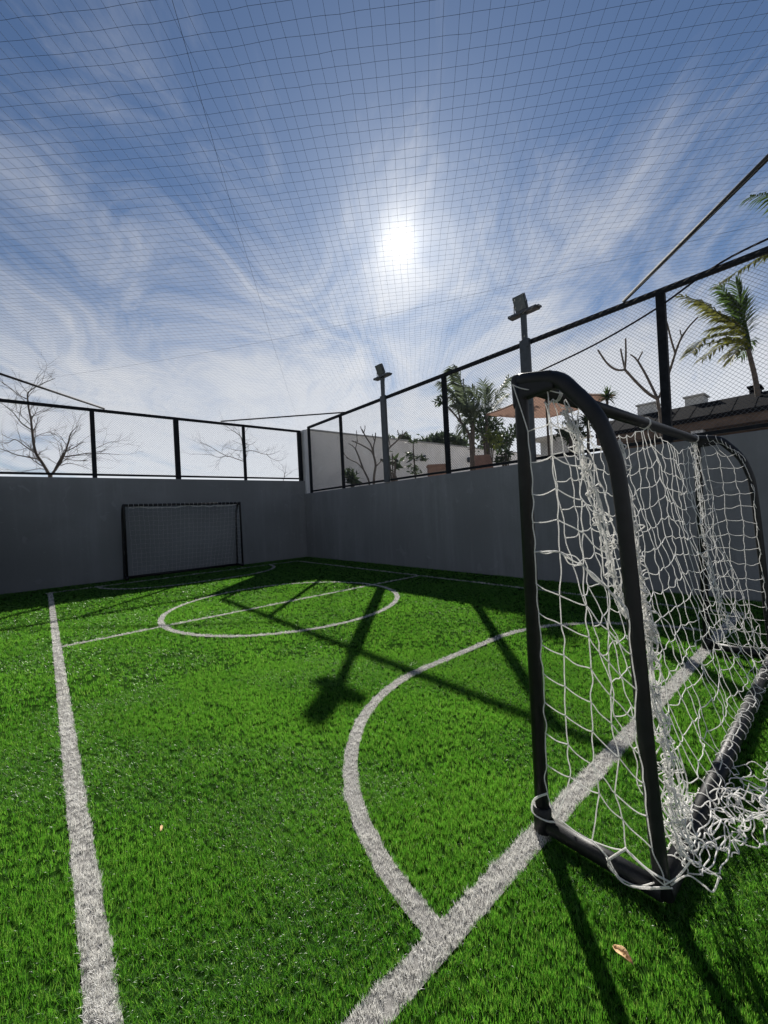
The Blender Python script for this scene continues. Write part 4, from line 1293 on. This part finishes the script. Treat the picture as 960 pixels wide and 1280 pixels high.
for f_ in [(0,1,2,3),(7,6,5,4),(0,4,5,1),(1,5,6,2),(2,6,7,3),(3,7,4,0)]: mb.f.append(f_); mb.smooth.append(False)
mb.build('seat', M['terracotta'], t)
for p in (A, B, s0, s1):
    MB().tube([(p.x, p.y, GZ), (p.x, p.y, GZ + .24)], 0.025, 6).build('leg', M['bark'], t)

# wall lamps on the house wall
def wall_lamp(px, py, m, label):
    p = at_y(px, py, 12.99)
    t = thing('wall_lamp', (p.x, 13.0, p.z), label, 'lamp', 'small lamps on the house wall')
    MB().box((p.x-.06, 12.975, p.z-.12), (p.x+.06, 12.997, p.z+.12)).build('plate', m, t)
    MB().tube([(p.x, 12.90, p.z-.13), (p.x, 12.90, p.z+.13)], 0.07, 10).build('shade', m, t)
    MB().box((p.x-.02, 12.90, p.z-.02), (p.x+.02, 12.974, p.z+.02)).build('bracket', m, t)
wall_lamp(529, 573, M['grey_metal'], 'small dark lamp on the house wall left of the planter box')
wall_lamp(585, 575, M['grey_metal'], 'small dark lamp on the house wall left of the brown lounger')

# white garden shed glimpsed through the goal side
a = at_depth(697, 545, 10.8); b = at_depth(724, 543, 10.8)
t, mb, _ = gbox('garden_shed', (697, 545), (724, 543), 10.8, 1.2, M['white_box'], 'small white shed glimpsed between the near goal post and stay', 'shed')
mb.build('wall', M['white_box'], t)
MB().box((min(a.x,b.x)-.02, min(a.y,b.y)-.02, (a.z+b.z)/2+.003), (max(a.x,b.x)+.9, max(a.y,b.y)+.9, (a.z+b.z)/2+.05)).build('roof', M['white_box'], t)

# dark roofed building at the right
rx = 14.0
y1_, y0_ = 5.0, -7.0
t = thing('garden_building', (rx + 3, -1, GZ), 'low building with a long charcoal roof behind the right fence', 'building')
zr_, ze_ = 4.03, 3.50
mb = MB()
mb.v = [(rx, y0_, zr_), (rx, y1_, zr_), (rx-1.1, y1_, ze_), (rx-1.1, y0_, ze_), (rx, y0_, zr_-.14), (rx, y1_, zr_-.14), (rx-1.1, y1_, ze_-.12), (rx-1.1, y0_, ze_-.12),
        (rx+5, y0_, zr_), (rx+5, y1_, zr_), (rx+5, y0_, zr_-.14), (rx+5, y1_, zr_-.14)]
for f_ in [(0,1,2,3),(7,6,5,4),(3,2,6,7),(1,5,6,2),(0,3,7,4),(0,8,9,1),(4,5,11,10),(1,9,11,5),(0,4,10,8),(8,10,11,9)]: mb.f.append(f_); mb.smooth.append(False)
rf = mb.build('roof', M['roof'], t)
mb = MB()
yy = y0_ + .02
while yy < y1_:
    mb.tube([(rx, yy, zr_ + .004), (rx-1.1, yy, ze_ + .004)], 0.006, 4); yy += 0.42
mb.build('roof_ribs', M['roof'], rf)
MB().box((rx-.35, y0_+.1, GZ), (rx-.2, y1_-.1, ze_+.12)).build('wall', M['tan_wall'], t)
yy = 4.6
while yy > y0_:
    MB().box((rx-1.0, yy-.13, GZ), (rx-.74, yy+.13, ze_-.10)).build('pillar', M['pier'], t, bevel=0.01); yy -= 2.05
MB().box((rx-1.04, y0_, ze_-.33), (rx-.70, y1_, ze_-.103)).build('beam', M['tan_wall'], t)
def roof_box(px0, px1, py0, py1, m, label):
    a = at_x(px0, py0, rx + .25); b = at_x(px1, py1, rx + .25)
    y_a, y_b = sorted((a.y, b.y)); zt = max(a.z, b.z)
    tt = thing('roof_vent', (rx + .5, (y_a+y_b)/2, zr_), label, 'vent', 'boxes on the charcoal roof')
    MB().box((rx + .12, y_a, zr_ + .003), (rx + .7, y_b, zt - .05)).build('body', m, tt, bevel=0.01)
    MB().box((rx + .08, y_a - .04, zt - .047), (rx + .74, y_b + .04, zt)).build('cap', m, tt, bevel=0.008)
roof_box(857, 881, 497, 505, M['white_box'], 'white box on the charcoal roof just right of the tall fence post')
roof_box(798, 820, 507, 516, M['white_box'], 'white box on the charcoal roof left of the tall fence post')
roof_box(937, 950, 484, 492, M['roof'], 'dark box on the charcoal roof behind the slim palm trunk')
